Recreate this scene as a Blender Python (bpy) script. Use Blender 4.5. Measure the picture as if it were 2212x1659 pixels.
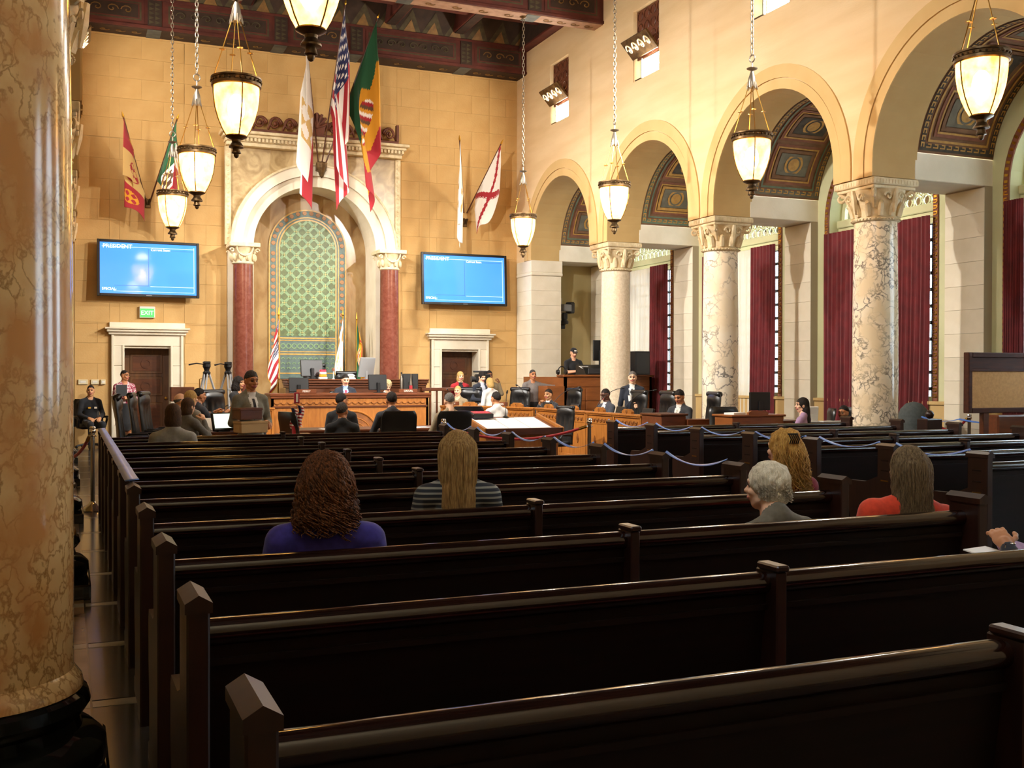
import bpy, bmesh, math, random
import numpy as np
from mathutils import Vector, Matrix, Euler
random.seed(7); RNG = np.random.default_rng(7)
for o in list(bpy.data.objects): bpy.data.objects.remove(o)
SC = bpy.context.scene
COL = SC.collection
PI = math.pi
def srgb(h):
    h = h.lstrip('#'); v = [int(h[i:i+2], 16)/255 for i in (0, 2, 4)]
    return tuple(x/12.92 if x <= .04045 else ((x+.055)/1.055)**2.4 for x in v)

# ------------------------------------------------------------------ camera
cam = bpy.data.cameras.new('camera'); CAM = bpy.data.objects.new('camera', cam); COL.objects.link(CAM)
cam.sensor_width = 36.0; cam.lens = 2279.5/2212*36.0; cam.clip_start = .05; cam.clip_end = 300
_y, _p, _r = math.radians(22.758), math.radians(-.4863), math.radians(.094)
_f = Vector((math.sin(_y)*math.cos(_p), math.cos(_y)*math.cos(_p), math.sin(_p)))
_x = Vector((math.cos(_y), -math.sin(_y), 0)); _u = _x.cross(_f)
_x, _u = _x*math.cos(_r)+_u*math.sin(_r), _u*math.cos(_r)-_x*math.sin(_r)
CAM.matrix_world = Matrix(((_x.x, _u.x, -_f.x, 0), (_x.y, _u.y, -_f.y, 0), (_x.z, _u.z, -_f.z, 1.6), (0, 0, 0, 1)))
SC.camera = CAM

# ------------------------------------------------------------------ world: bright day outside the windows
W = bpy.data.worlds.new('world'); SC.world = W; W.use_nodes = True
_b = W.node_tree.nodes['Background']; _b.inputs[0].default_value = (.78, .89, 1.0, 1); _b.inputs[1].default_value = 7.0
VS = SC.view_settings
VS.view_transform = 'Standard'; VS.look = 'None'; VS.gamma = 1; VS.use_curve_mapping = False; VS.exposure = 0.75
LAMP_GLOW = 5.0        # bowl glass emission
LAMP_W = 12.0          # bulb inside each pendant bowl
FLOOD_W = 800.0        # television floodlight in each upper opening

# ------------------------------------------------------------------ materials
MATS = {}
def mat(name, c1, c2=None, scale=6, rough=.6, bump=0, metal=0, spec=.5, kind='noise', dist=0, detail=4, lo=.35, hi=.65,
        stretch=(1, 1, 1), rnd=0, emit=None, estr=0, coat=0, c3=None, trans=0, alpha=1, sheen=0, bscale=None):
    m = bpy.data.materials.new(name); m.use_nodes = True; nt = m.node_tree; N = nt.nodes; L = nt.links
    b = N['Principled BSDF']
    def lin(c): return (*srgb(c), 1) if isinstance(c, str) else (*c, 1)
    b.inputs['Base Color'].default_value = lin(c1); b.inputs['Roughness'].default_value = rough
    b.inputs['Metallic'].default_value = metal; b.inputs['Specular IOR Level'].default_value = spec
    if coat: b.inputs['Coat Weight'].default_value = coat; b.inputs['Coat Roughness'].default_value = .12
    if trans: b.inputs['Transmission Weight'].default_value = trans
    if sheen: b.inputs['Sheen Weight'].default_value = sheen
    if alpha < 1: b.inputs['Alpha'].default_value = alpha
    if emit: b.inputs['Emission Color'].default_value = lin(emit); b.inputs['Emission Strength'].default_value = estr
    tc = N.new('ShaderNodeTexCoord'); mp = N.new('ShaderNodeMapping'); mp.inputs['Scale'].default_value = stretch
    L.new(tc.outputs['Object'], mp.inputs['Vector'])
    fac = None
    if c2 is not None:
        if kind == 'noise':
            t = N.new('ShaderNodeTexNoise'); t.inputs['Scale'].default_value = scale; t.inputs['Detail'].default_value = detail
            t.inputs['Distortion'].default_value = dist; fac = t.outputs['Fac']
        elif kind == 'wave':
            t = N.new('ShaderNodeTexWave'); t.inputs['Scale'].default_value = scale; t.inputs['Distortion'].default_value = dist
            t.inputs['Detail'].default_value = detail; t.bands_direction = 'Z'; fac = t.outputs['Fac']
        elif kind == 'vein':
            t = N.new('ShaderNodeTexVoronoi'); t.feature = 'DISTANCE_TO_EDGE'; t.inputs['Scale'].default_value = scale
            nz = N.new('ShaderNodeTexNoise'); nz.inputs['Scale'].default_value = scale*.8; nz.inputs['Detail'].default_value = 5
            mx = N.new('ShaderNodeMix'); mx.data_type = 'VECTOR'; mx.inputs[0].default_value = dist
            L.new(mp.outputs[0], nz.inputs['Vector']); L.new(mp.outputs[0], mx.inputs[4]); L.new(nz.outputs['Color'], mx.inputs[5])
            L.new(mx.outputs[1], t.inputs['Vector']); fac = t.outputs['Distance']
        elif kind == 'cell':
            t = N.new('ShaderNodeTexVoronoi'); t.inputs['Scale'].default_value = scale; fac = t.outputs['Distance']
        if kind != 'vein': L.new(mp.outputs[0], t.inputs['Vector'])
        cr = N.new('ShaderNodeValToRGB'); cr.color_ramp.elements[0].position = lo; cr.color_ramp.elements[1].position = hi
        cr.color_ramp.elements[0].color = lin(c1); cr.color_ramp.elements[1].color = lin(c2)
        L.new(fac, cr.inputs[0]); out = cr.outputs[0]
        if c3 is not None:
            n2 = N.new('ShaderNodeTexNoise'); n2.inputs['Scale'].default_value = scale*.35; n2.inputs['Detail'].default_value = 5
            L.new(mp.outputs[0], n2.inputs['Vector'])
            r2 = N.new('ShaderNodeValToRGB'); r2.color_ramp.elements[0].position = .42; r2.color_ramp.elements[1].position = .62
            mx2 = N.new('ShaderNodeMix'); mx2.data_type = 'RGBA'; mx2.inputs[7].default_value = lin(c3)
            L.new(n2.outputs['Fac'], r2.inputs[0]); L.new(r2.outputs[0], mx2.inputs[0]); L.new(out, mx2.inputs[6]); out = mx2.outputs[2]
        if rnd:
            oi = N.new('ShaderNodeObjectInfo'); mr = N.new('ShaderNodeMapRange'); mr.inputs[3].default_value = 1-rnd; mr.inputs[4].default_value = 1+rnd*.6
            hs = N.new('ShaderNodeHueSaturation'); L.new(oi.outputs['Random'], mr.inputs[0]); L.new(mr.outputs[0], hs.inputs['Value'])
            L.new(out, hs.inputs['Color']); out = hs.outputs[0]
        L.new(out, b.inputs['Base Color'])
    if bump:
        bn = N.new('ShaderNodeTexNoise'); bn.inputs['Scale'].default_value = bscale or scale*2; bn.inputs['Detail'].default_value = 6
        L.new(mp.outputs[0], bn.inputs['Vector'])
        bu = N.new('ShaderNodeBump'); bu.inputs['Strength'].default_value = bump; bu.inputs['Distance'].default_value = .02
        L.new(bn.outputs['Fac'], bu.inputs['Height']); L.new(bu.outputs[0], b.inputs['Normal'])
    MATS[name] = m
    return m
# stone and plaster
mat('far_wall_stone', '#cda66a', '#c2995c', 1.6, rough=.8, bump=.15, rnd=.02, detail=6, bscale=30)
mat('wall_mortar', '#c6a570', '#bb9a64', 3, rough=.9)
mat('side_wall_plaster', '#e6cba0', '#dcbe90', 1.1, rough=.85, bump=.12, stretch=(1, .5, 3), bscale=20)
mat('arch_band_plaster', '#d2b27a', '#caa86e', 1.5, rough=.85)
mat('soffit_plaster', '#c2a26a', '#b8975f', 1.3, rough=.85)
mat('pale_limestone', '#e6dcc6', '#dacfb6', 2, rough=.75, bump=.08, rnd=.04, bscale=25)
mat('pale_mortar', '#a89a80', rough=.9)
mat('carved_limestone', '#e3d2ae', '#cdb98f', 9, rough=.7, bump=.25, bscale=40)
mat('window_wall_plaster', '#c9c79b', '#bfbd90', 1.5, rough=.85)
mat('aisle_end_plaster', '#b9a878', '#ad9c6c', 1.3, rough=.9)
mat('vault_paint', '#7d5a3c', '#6e4c30', 5, rough=.85)
mat('vault_gold', '#b88a3c', '#a37530', 12, rough=.7)
mat('vault_blue', '#6e6654', '#5e5848', 6, rough=.85)
mat('vault_teal', '#66745e', '#566450', 8, rough=.85)
mat('vault_red', '#84523a', '#744630', 6, rough=.85)
mat('vault_dark', '#4a4030', '#3b3328', 8, rough=.85)
mat('ceiling_red', '#5c2518', '#4a1c12', 4, rough=.75)
mat('ceiling_brown', '#3a2618', '#2c1c12', 5, rough=.8)
mat('ceiling_olive', '#4a4026', '#3a301c', 7, rough=.8)
mat('ceiling_gold', '#7d5a26', '#66481e', 9, rough=.65)
mat('ceiling_slate', '#5e6058', '#4a4c48', 6, rough=.8)
mat('ceiling_pink', '#b08a70', '#9a765c', 8, rough=.8)
mat('breccia_left', '#a8804c', '#e6c28a', 13, kind='vein', dist=.3, lo=.0, hi=.11, rough=.14, c3='#d0955a', stretch=(1, 1, .7), coat=.3)
mat('marble_pinkcream', '#e2d2b8', '#d2bfa2', 22, rough=.25, detail=6)
mat('marble_veined', '#5e5a58', '#f2e8d4', 5.2, kind='vein', dist=.38, lo=.0, hi=.06, rough=.16, c3='#ead9ba')
mat('marble_breccia', '#5f564e', '#ecdcc0', 7.5, kind='vein', dist=.35, lo=.0, hi=.11, rough=.16, c3='#e0cba6')
mat('marble_niche_panel', '#9c8258', '#c0a87c', 3, dist=1.5, detail=8, rough=.3)
mat('marble_brown', '#8f6e45', '#a88a5e', 2.2, dist=2, detail=8, rough=.2, stretch=(1, 1, .35))
mat('red_marble', '#6c3629', '#7a4637', 12, dist=.6, detail=8, rough=.18)
mat('black_marble', '#0d0e0d', '#1c1f1d', 6, dist=2, detail=8, rough=.08)
mat('floor_stone', '#4a4440', '#3c3733', 3, rough=.16, bump=.03)
mat('floor_band', '#a39a88', '#8f8674', 3, rough=.2)
mat('floor_tan', '#8d7256', '#7b6248', 3, rough=.2)
mat('council_carpet', '#5b3c24', '#4c311d', 60, rough=.95)
# wood
mat('pew_wood', '#170a06', '#100703', 3, kind='noise', stretch=(1, 10, 10), rough=.5, spec=.25)
mat('pew_rail', '#22100a', '#180b06', 3, kind='noise', stretch=(1, 10, 10), rough=.13, coat=.3)
mat('pew_end_wood', '#2e170d', '#221009', 3, stretch=(8, 8, 1), rough=.34)
mat('oak', '#a86a2c', '#925820', 3.5, stretch=(6, 6, 1), rough=.4, rnd=.03)
mat('oak_dark', '#5a2f14', '#4a2510', 3.5, stretch=(1, 6, 6), rough=.35)
mat('oak_carved', '#8a5220', '#6f3f16', 9, rough=.5)
mat('mahogany', '#6e3a1c', '#5a2d14', 3, stretch=(1, 6, 6), rough=.35)
mat('door_wood', '#5f3a18', '#4b2c10', 3, stretch=(6, 6, 1), rough=.4)
mat('booth_wood', '#8a4f22', '#7b451c', 3, stretch=(1, 1, 6), rough=.4)
mat('crest_wood', '#6f3a20', '#5b2d18', 8, rough=.6)
mat('board_wood', '#4a2614', '#3a1c0e', 4, stretch=(1, 6, 6), rough=.65, spec=.2)
mat('board_cork', '#cfa068', '#c0935c', 30, rough=.9)
# metal, leather, plastics
mat('brass', '#b0843c', rough=.3, metal=1)
mat('gold', '#c99a3a', rough=.35, metal=1)
mat('bronze', '#6e5638', '#4d3b26', 12, rough=.42, metal=.85)
mat('chain_metal', '#8d8272', rough=.38, metal=.9)
mat('chrome', '#c9c6c0', rough=.12, metal=1)
mat('silver_pole', '#9a948a', rough=.3, metal=1)
mat('leather', '#0c0c0c', '#141414', 20, rough=.33, spec=.6)
mat('leather_brown', '#1c1510', '#241a13', 20, rough=.45)
mat('black_plastic', '#0d0d0e', rough=.4)
mat('dark_grey_plastic', '#2b2c2e', rough=.45)
mat('grey_plastic', '#8b8c8c', rough=.45)
mat('white_plastic', '#dcd9d0', rough=.45)
mat('beige_plate', '#d8cba6', rough=.5)
mat('screen_off', '#08090b', rough=.1)
mat('paper', '#f2efe8', rough=.8)
mat('paper_manila', '#c8a878', rough=.8)
mat('red_velvet', '#a3141a', rough=.85, sheen=.4)
mat('red_cushion', '#7d1a16', rough=.9, sheen=.3)
mat('blue_tape', '#5f88d8', rough=.3)
mat('curtain_red', '#6a161b', '#561015', 5, rough=.9, sheen=.3)
mat('text_white', '#f4f4f4', rough=.6, emit='#f4f4f4', estr=.25)
mat('label_white', '#efe9dc', rough=.7)
mat('grey_fabric', '#4a4f4c', '#404543', 20, rough=.9)
mat('black_fabric', '#0b0b0c', rough=.9)
def glow(name, c, s, rough=.4):
    m = mat(name, c, rough=rough, emit=c, estr=s); return m
glow('screen_blue', '#3f7fe0', .85, rough=.08)
glow('screen_line', '#a8ccff', 1.0)
glow('screen_line_dark', '#2b5cc0', .8)
glow('screen_text', '#ffffff', 1.2)
glow('exit_green', '#4fcf60', .5)
glow('exit_letter', '#d6ffd0', 1.1)
glow('timer_red', '#ff2a3a', 1.0)
glow('lamp_filament', '#ffe9b8', 26.0)
glow('laptop_screen', '#dfeedd', .8)
glow('flood_lens', '#fff8ea', 130.0)
def glass_bowl():
    m = bpy.data.materials.new('lamp_glass'); m.use_nodes = True; nt = m.node_tree; N = nt.nodes; L = nt.links
    b = N['Principled BSDF']; b.inputs['Base Color'].default_value = (*srgb('#ffdf9a'), 1); b.inputs['Roughness'].default_value = .3
    tc = N.new('ShaderNodeTexCoord'); sp = N.new('ShaderNodeSeparateXYZ'); L.new(tc.outputs['Object'], sp.inputs[0])
    nz = N.new('ShaderNodeTexNoise'); nz.inputs['Scale'].default_value = 9; nz.inputs['Detail'].default_value = 4; L.new(tc.outputs['Object'], nz.inputs[0])
    cr = N.new('ShaderNodeValToRGB'); cr.color_ramp.elements[0].color = (*srgb('#ff9c28'), 1); cr.color_ramp.elements[1].color = (*srgb('#ffc262'), 1)
    cr.color_ramp.elements[0].position = .3; cr.color_ramp.elements[1].position = .6
    L.new(nz.outputs['Fac'], cr.inputs[0]); L.new(cr.outputs[0], b.inputs['Emission Color']); b.inputs['Emission Strength'].default_value = LAMP_GLOW
    tr = N.new('ShaderNodeBsdfTransparent'); tr.inputs[0].default_value = (*srgb('#ffe2a0'), 1); mx = N.new('ShaderNodeMixShader'); mx.inputs[0].default_value = .28
    L.new(b.outputs[0], mx.inputs[1]); L.new(tr.outputs[0], mx.inputs[2]); L.new(mx.outputs[0], N['Material Output'].inputs[0])
    MATS['lamp_glass'] = m
glass_bowl()
def sheer():
    m = bpy.data.materials.new('sheer_curtain'); m.use_nodes = True; nt = m.node_tree; N = nt.nodes; L = nt.links
    N.remove(N['Principled BSDF']); o = N['Material Output']
    d = N.new('ShaderNodeBsdfDiffuse'); d.inputs[0].default_value = (*srgb('#d2cbb8'), 1)
    t = N.new('ShaderNodeBsdfTranslucent'); t.inputs[0].default_value = (*srgb('#efe9d6'), 1)
    p = N.new('ShaderNodeBsdfTransparent')
    a = N.new('ShaderNodeMixShader'); a.inputs[0].default_value = .07; L.new(d.outputs[0], a.inputs[1]); L.new(t.outputs[0], a.inputs[2])
    c = N.new('ShaderNodeMixShader'); c.inputs[0].default_value = .015; L.new(a.outputs[0], c.inputs[1]); L.new(p.outputs[0], c.inputs[2])
    L.new(c.outputs[0], o.inputs[0]); MATS['sheer_curtain'] = m
sheer()
mat('window_glass', '#e8f2f4', rough=.05, trans=1.0, spec=.3)

# ------------------------------------------------------------------ mesh helpers
class MB:
    def __init__(s, M=None): s.v = []; s.f = []; s.m = []; s.M = M; s.mi = 0
    def add(s, vs, fs, mi=None):
        b = len(s.v); mi = s.mi if mi is None else mi
        if s.M is not None: vs = [tuple(s.M @ Vector(p)) for p in vs]
        s.v.extend(vs)
        for f in fs: s.f.append(tuple(b+i for i in f)); s.m.append(mi)
        return s
    def box(s, x0, x1, y0, y1, z0, z1, b=0, mi=None):
        if x1 < x0: x0, x1 = x1, x0
        if y1 < y0: y0, y1 = y1, y0
        if z1 < z0: z0, z1 = z1, z0
        b = min(b, (x1-x0)*.45, (y1-y0)*.45, (z1-z0)*.45)
        if b <= 0:
            return s.add([(x0, y0, z0), (x1, y0, z0), (x1, y1, z0), (x0, y1, z0), (x0, y0, z1), (x1, y0, z1), (x1, y1, z1), (x0, y1, z1)],
                  [(3, 2, 1, 0), (4, 5, 6, 7), (0, 1, 5, 4), (1, 2, 6, 5), (2, 3, 7, 6), (3, 0, 4, 7)], mi)
        V = []; ix = {}
        for sx in (0, 1):
            for sy in (0, 1):
                for sz in (0, 1):
                    X, Y, Z = (x0, x1)[sx], (y0, y1)[sy], (z0, z1)[sz]; dx, dy, dz = (b, -b)[sx], (b, -b)[sy], (b, -b)[sz]
                    for k, p in enumerate(((X, Y+dy, Z+dz), (X+dx, Y, Z+dz), (X+dx, Y+dy, Z))): ix[sx, sy, sz, k] = len(V); V.append(p)
        F = []; g = lambda a, b_, c, k: ix[a, b_, c, k]
        for a in (0, 1):
            q = [(0, 0), (1, 0), (1, 1), (0, 1)]
            F.append(tuple(g(a, i, j, 0) for i, j in q)); F.append(tuple(g(i, a, j, 1) for i, j in q)); F.append(tuple(g(i, j, a, 2) for i, j in q))
        for a in (0, 1):
            for c in (0, 1):
                F.append((g(a, c, 0, 0), g(a, c, 1, 0), g(a, c, 1, 1), g(a, c, 0, 1)))
                F.append((g(a, 0, c, 0), g(a, 1, c, 0), g(a, 1, c, 2), g(a, 0, c, 2)))
                F.append((g(0, a, c, 1), g(1, a, c, 1), g(1, a, c, 2), g(0, a, c, 2)))
        for a in (0, 1):
            for c in (0, 1):
                for d in (0, 1): F.append((g(a, c, d, 0), g(a, c, d, 1), g(a, c, d, 2)))
        return s.add(V, F, mi)
    def prism(s, poly, ax, a0, a1, mi=None):
        """poly in the two other axes (cyclic order: X->(y,z), Y->(x,z), Z->(x,y)) extruded along ax."""
        def P(q, a): return (a, q[0], q[1]) if ax == 'X' else (q[0], a, q[1]) if ax == 'Y' else (q[0], q[1], a)
        n = len(poly); V = [P(q, a0) for q in poly]+[P(q, a1) for q in poly]
        F = [tuple(range(n)), tuple(range(2*n-1, n-1, -1))]+[(i, (i+1) % n, n+(i+1) % n, n+i) for i in range(n)]
        return s.add(V, F, mi)
    def lathe(s, prof, c=(0, 0, 0), n=24, a0=0, a1=2*PI, mi=None, sq=1):
        V = []; F = []; full = abs(a1-a0-2*PI) < 1e-6; m = n if full else n+1
        for r, z in prof:
            for i in range(m):
                a = a0+(a1-a0)*i/n; V.append((c[0]+r*math.cos(a), c[1]+r*math.sin(a)*sq, c[2]+z))
        for j in range(len(prof)-1):
            for i in range(n):
                k = (i+1) % m; F.append((j*m+i, j*m+k, (j+1)*m+k, (j+1)*m+i))
        if full:
            if prof[0][0] > 1e-5: F.append(tuple(range(m-1, -1, -1)))
            if prof[-1][0] > 1e-5: F.append(tuple((len(prof)-1)*m+i for i in range(m)))
        return s.add(V, F, mi)
    def tube(s, path, r, n=8, closed=False, mi=None, caps=True):
        P = [Vector(p) for p in path]; k = len(P); V = []; F = []
        rr = r if isinstance(r, (list, tuple)) else [r]*k
        up = None
        for i in range(k):
            d = (P[(i+1) % k]-P[i-1]) if closed else (P[min(i+1, k-1)]-P[max(i-1, 0)])
            d = d.normalized() if d.length > 1e-9 else Vector((0, 0, 1))
            if up is None: up = d.orthogonal().normalized()
            up = (up-d*up.dot(d)); up = up.normalized() if up.length > 1e-6 else d.orthogonal().normalized()
            w = d.cross(up)
            for j in range(n):
                a = 2*PI*j/n; V.append(tuple(P[i]+(up*math.cos(a)+w*math.sin(a))*rr[i]))
        for i in range(k if closed else k-1):
            for j in range(n):
                a, b_ = i*n, ((i+1) % k)*n; F.append((a+j, a+(j+1) % n, b_+(j+1) % n, b_+j))
        if not closed and caps: F.append(tuple(range(n-1, -1, -1))); F.append(tuple((k-1)*n+j for j in range(n)))
        return s.add(V, F, mi)
    def sphere(s, c, r, n=12, m=8, mi=None):
        rx, ry, rz = r if isinstance(r, (list, tuple)) else (r, r, r); V = [(c[0], c[1], c[2]-rz)]; F = []
        for j in range(1, m):
            t = PI*j/m
            for i in range(n): a = 2*PI*i/n; V.append((c[0]+rx*math.sin(t)*math.cos(a), c[1]+ry*math.sin(t)*math.sin(a), c[2]-rz*math.cos(t)))
        V.append((c[0], c[1], c[2]+rz)); T = len(V)-1
        for i in range(n): F.append((0, 1+(i+1) % n, 1+i)); F.append((T, 1+(m-2)*n+i, 1+(m-2)*n+(i+1) % n))
        for j in range(m-2):
            for i in range(n): F.append((1+j*n+i, 1+j*n+(i+1) % n, 1+(j+1)*n+(i+1) % n, 1+(j+1)*n+i))
        return s.add(V, F, mi)
    def grid(s, fn, nu, nv, mi=None, mfn=None):
        V = [fn(i/nu, j/nv) for j in range(nv+1) for i in range(nu+1)]; b = len(s.v)
        F = []; ms = []
        for j in range(nv):
            for i in range(nu):
                a = j*(nu+1)+i; F.append((a, a+1, a+nu+2, a+nu+1))
                if mfn: ms.append(mfn((i+.5)/nu, (j+.5)/nv))
        k = len(s.m); s.add(V, F, mi)
        if mfn: s.m[k:] = ms
        return s
    def build(s, name, mats, parent=None, loc=None, smooth=False, keep=None):
        me = bpy.data.meshes.new(name); me.from_pydata(s.v, [], s.f)
        if not isinstance(mats, (list, tuple)): mats = [mats]
        for q in mats: me.materials.append(MATS[q])
        if len(mats) > 1: me.polygons.foreach_set('material_index', np.array(s.m, dtype=np.int32))
        bm = bmesh.new(); bm.from_mesh(me); bmesh.ops.recalc_face_normals(bm, faces=bm.faces); bm.to_mesh(me); bm.free()
        if smooth:
            me.polygons.foreach_set('use_smooth', np.ones(len(me.polygons), dtype=bool))
            if smooth is not True: me.set_sharp_from_angle(angle=math.radians(smooth))
        o = bpy.data.objects.new(name, me); COL.objects.link(o)
        if parent is not None: o.parent = parent
        if loc is not None: o.location = loc
        return o
def tag(o, label=None, cat=None, group=None, kind=None):
    if label: o['label'] = label
    if cat: o['category'] = cat
    if group: o['group'] = group
    if kind: o['kind'] = kind
    return o
def thing(name, label, cat, loc=(0, 0, 0), rz=0, group=None):
    o = bpy.data.objects.new(name, None); o.empty_display_size = .1; COL.objects.link(o); o.location = loc; o.rotation_euler = (0, 0, rz)
    return tag(o, label, cat, group)
def struct(o): o['kind'] = 'structure'; return o
def copy_tree(o, parent=None, loc=None, rz=None, label=None, group=None, scale=None):
    c = o.copy(); COL.objects.link(c)
    if parent is not None: c.parent = parent
    if loc is not None: c.location = loc
    if rz is not None: c.rotation_euler = (0, 0, rz)
    if scale is not None: c.scale = scale
    if label: c['label'] = label
    if group: c['group'] = group
    for ch in [q for q in o.children]: copy_tree(ch, c)
    return c
def place(o, mesh_owner, parent, loc, rz=0):
    c = o.copy(); COL.objects.link(c); c.parent = parent; c.location = loc; c.rotation_euler = (0, 0, rz); return c
def text_mesh(s, size, name, mat_, parent, M, extrude=.002, align='CENTER'):
    cu = bpy.data.curves.new(name, 'FONT'); cu.body = s; cu.size = size; cu.extrude = extrude; cu.align_x = align; cu.align_y = 'CENTER'; cu.resolution_u = 2
    t = bpy.data.objects.new('tmp', cu); COL.objects.link(t)
    me = bpy.data.meshes.new_from_object(t.evaluated_get(bpy.context.evaluated_depsgraph_get()))
    bpy.data.objects.remove(t); bpy.data.curves.remove(cu)
    me.name = name; me.materials.clear(); me.materials.append(MATS[mat_]); me.transform(M)
    o = bpy.data.objects.new(name, me); COL.objects.link(o)
    if parent is not None: o.parent = parent
    return o
FACE_S = Matrix.Rotation(PI/2, 4, 'X')      # text standing up, read from -Y
def arcpts(c0, c1, r, a0, a1, n): return [(c0+r*math.cos(a0+(a1-a0)*i/n), c1+r*math.sin(a0+(a1-a0)*i/n)) for i in range(n+1)]
# ------------------------------------------------------------------ the hall
XL, XR, FAR, BACK = .11, 10.82, 25.5, -2.0
CX = 5.475                                  # middle of the nave
LINES = [20.85-4.12*i for i in range(6)]    # column lines
MIDS = [22.91-4.12*i for i in range(6)]     # bay middles
ZC, RI, ZS = 4.72, 1.635, 4.52              # arch centre, inner radius, springing
# floor
m = MB(); m.box(-3.3, 13.7, BACK, 26.8, -.2, 0)
floor = struct(m.build('floor', 'floor_stone'))
t = MB(); t.box(-.40, .40, -.53, .53, 0, .006); tile = t.build('floor_tile', 'floor_tan', floor); tile.location = (-.31, 2.5, 0)
t = MB(); t.box(-.40, .40, -.06, .06, 0, .007); band = t.build('floor_band', 'floor_band', floor); band.location = (-.31, 1.9, 0)
t = MB(); t.box(-.14, .14, -.53, .53, 0, .005); slab = t.build('floor_slab', 'floor_stone', floor); slab.location = (.24, 2.5, 0)
t = MB(); t.box(-.14, .14, -.05, .05, 0, .006); cross = t.build('floor_band', 'floor_band', floor); cross.location = (.24, 1.9, 0)
for i in range(1, 18):
    for q in (tile, slab): place(q, q, floor, (q.location.x, 2.5+1.19*i, 0))
    for q in (band, cross): place(q, q, floor, (q.location.x, 1.9+1.19*i, 0))
m = MB(); m.box(1.2, 10.7, 14.0, 25.45, 0, .012); m.build('carpet', 'council_carpet', floor)

def arcade(S, name, bays, y_end):
    X = lambda t: XR+t if S > 0 else XL-t
    T = .82; ztop = 10.7
    m = MB(); m.mi = 0
    def quad(a, b, c, d, mi=0): m.add([a, b, c, d], [(0, 1, 2, 3)], mi)
    for ym in bays:
        ys = [ym-2.06, ym-RI]+[ym-RI*math.cos(PI*i/28) for i in range(29)]+[ym+RI, ym+2.06]
        ys = sorted(set(round(q, 5) for q in ys+[ym-.52, ym+.52]))
        def zb(y, inside):
            d = abs(y-ym); return ZC+math.sqrt(max(0, RI*RI-d*d)) if inside else ZS
        for y0, y1 in zip(ys, ys[1:]):
            ins = abs((y0+y1)/2-ym) < RI; slot = abs((y0+y1)/2-ym) < .52
            b0, b1 = zb(y0, ins), zb(y1, ins)
            for tt in (0, T):
                if slot and tt == 0:
                    quad((X(tt), y0, b0), (X(tt), y1, b1), (X(tt), y1, 7.68), (X(tt), y0, 7.68)); quad((X(tt), y0, 9.15), (X(tt), y1, 9.15), (X(tt), y1, ztop), (X(tt), y0, ztop))
                else: quad((X(tt), y0, b0), (X(tt), y1, b1), (X(tt), y1, ztop), (X(tt), y0, ztop))
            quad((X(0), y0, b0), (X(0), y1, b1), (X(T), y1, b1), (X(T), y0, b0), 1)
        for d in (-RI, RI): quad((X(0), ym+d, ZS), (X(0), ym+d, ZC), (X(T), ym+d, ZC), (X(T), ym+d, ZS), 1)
        # window slot with its reveals
        for d in (-.52, .52): quad((X(0), ym+d, 7.68), (X(0), ym+d, 9.15), (X(.62), ym+d, 9.15), (X(.62), ym+d, 7.68), 0)
        for z in (7.68, 9.15): quad((X(0), ym-.52, z), (X(0), ym+.52, z), (X(.62), ym+.52, z), (X(.62), ym-.52, z), 0)
        quad((X(.62), ym-.52, 7.68), (X(.62), ym+.52, 7.68), (X(.62), ym+.52, 9.15), (X(.62), ym-.52, 9.15), 0)
    ya, yb = min(bays)-2.06, max(bays)+2.06
    if y_end[0] < ya:
        for tt in (0, T): quad((X(tt), y_end[0], 0), (X(tt), ya, 0), (X(tt), ya, ztop), (X(tt), y_end[0], ztop))
    quad((X(0), ya, 0 if y_end[0] < ya else ZS), (X(T), ya, 0 if y_end[0] < ya else ZS), (X(T), ya, ztop), (X(0), ya, ztop))
    if y_end[1] > yb:
        for tt in (0, T): quad((X(tt), yb, ZS), (X(tt), y_end[1], ZS), (X(tt), y_end[1], ztop), (X(tt), yb, ztop))
        quad((X(0), yb, ZS), (X(0), y_end[1], ZS), (X(T), y_end[1], ZS), (X(T), yb, ZS))
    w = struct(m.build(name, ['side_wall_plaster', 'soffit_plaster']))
    # moulded bands round each arch
    for r0, r1, pr, nm in ((RI, 1.80, .018, 'inner_arch_band'), (1.815, 2.03, .03, 'outer_arch_band')):
        b = MB()
        po = [(-r1, ZS-ZC)]+[(r1*math.cos(PI-PI*i/32), r1*math.sin(PI*i/32)) for i in range(33)]+[(r1, ZS-ZC)]
        pi_ = [(-r0, ZS-ZC)]+[(r0*math.cos(PI-PI*i/32), r0*math.sin(PI*i/32)) for i in range(33)]+[(r0, ZS-ZC)]
        n = len(po); V = []; F = []
        for p in (po, pi_):
            for xx in (0, -S*pr): V += [(xx, y, z) for y, z in p]
        for i in range(n-1):
            F += [(n+i, n+i+1, 3*n+i+1, 3*n+i), (i, i+1, n+i+1, n+i), (2*n+i, 2*n+i+1, 3*n+i+1, 3*n+i)]
        b.add(V, F); first = None
        for ym in bays:
            if first is None: first = b.build(nm, 'arch_band_plaster', w, (X(0), ym, ZC)); continue
            place(first, first, w, (X(0), ym, ZC))
    return w
wall_right = arcade(1, 'wall_right', MIDS, (BACK, FAR))
wall_left = arcade(-1, 'wall_left', MIDS[:5], (4.37, FAR))

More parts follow.
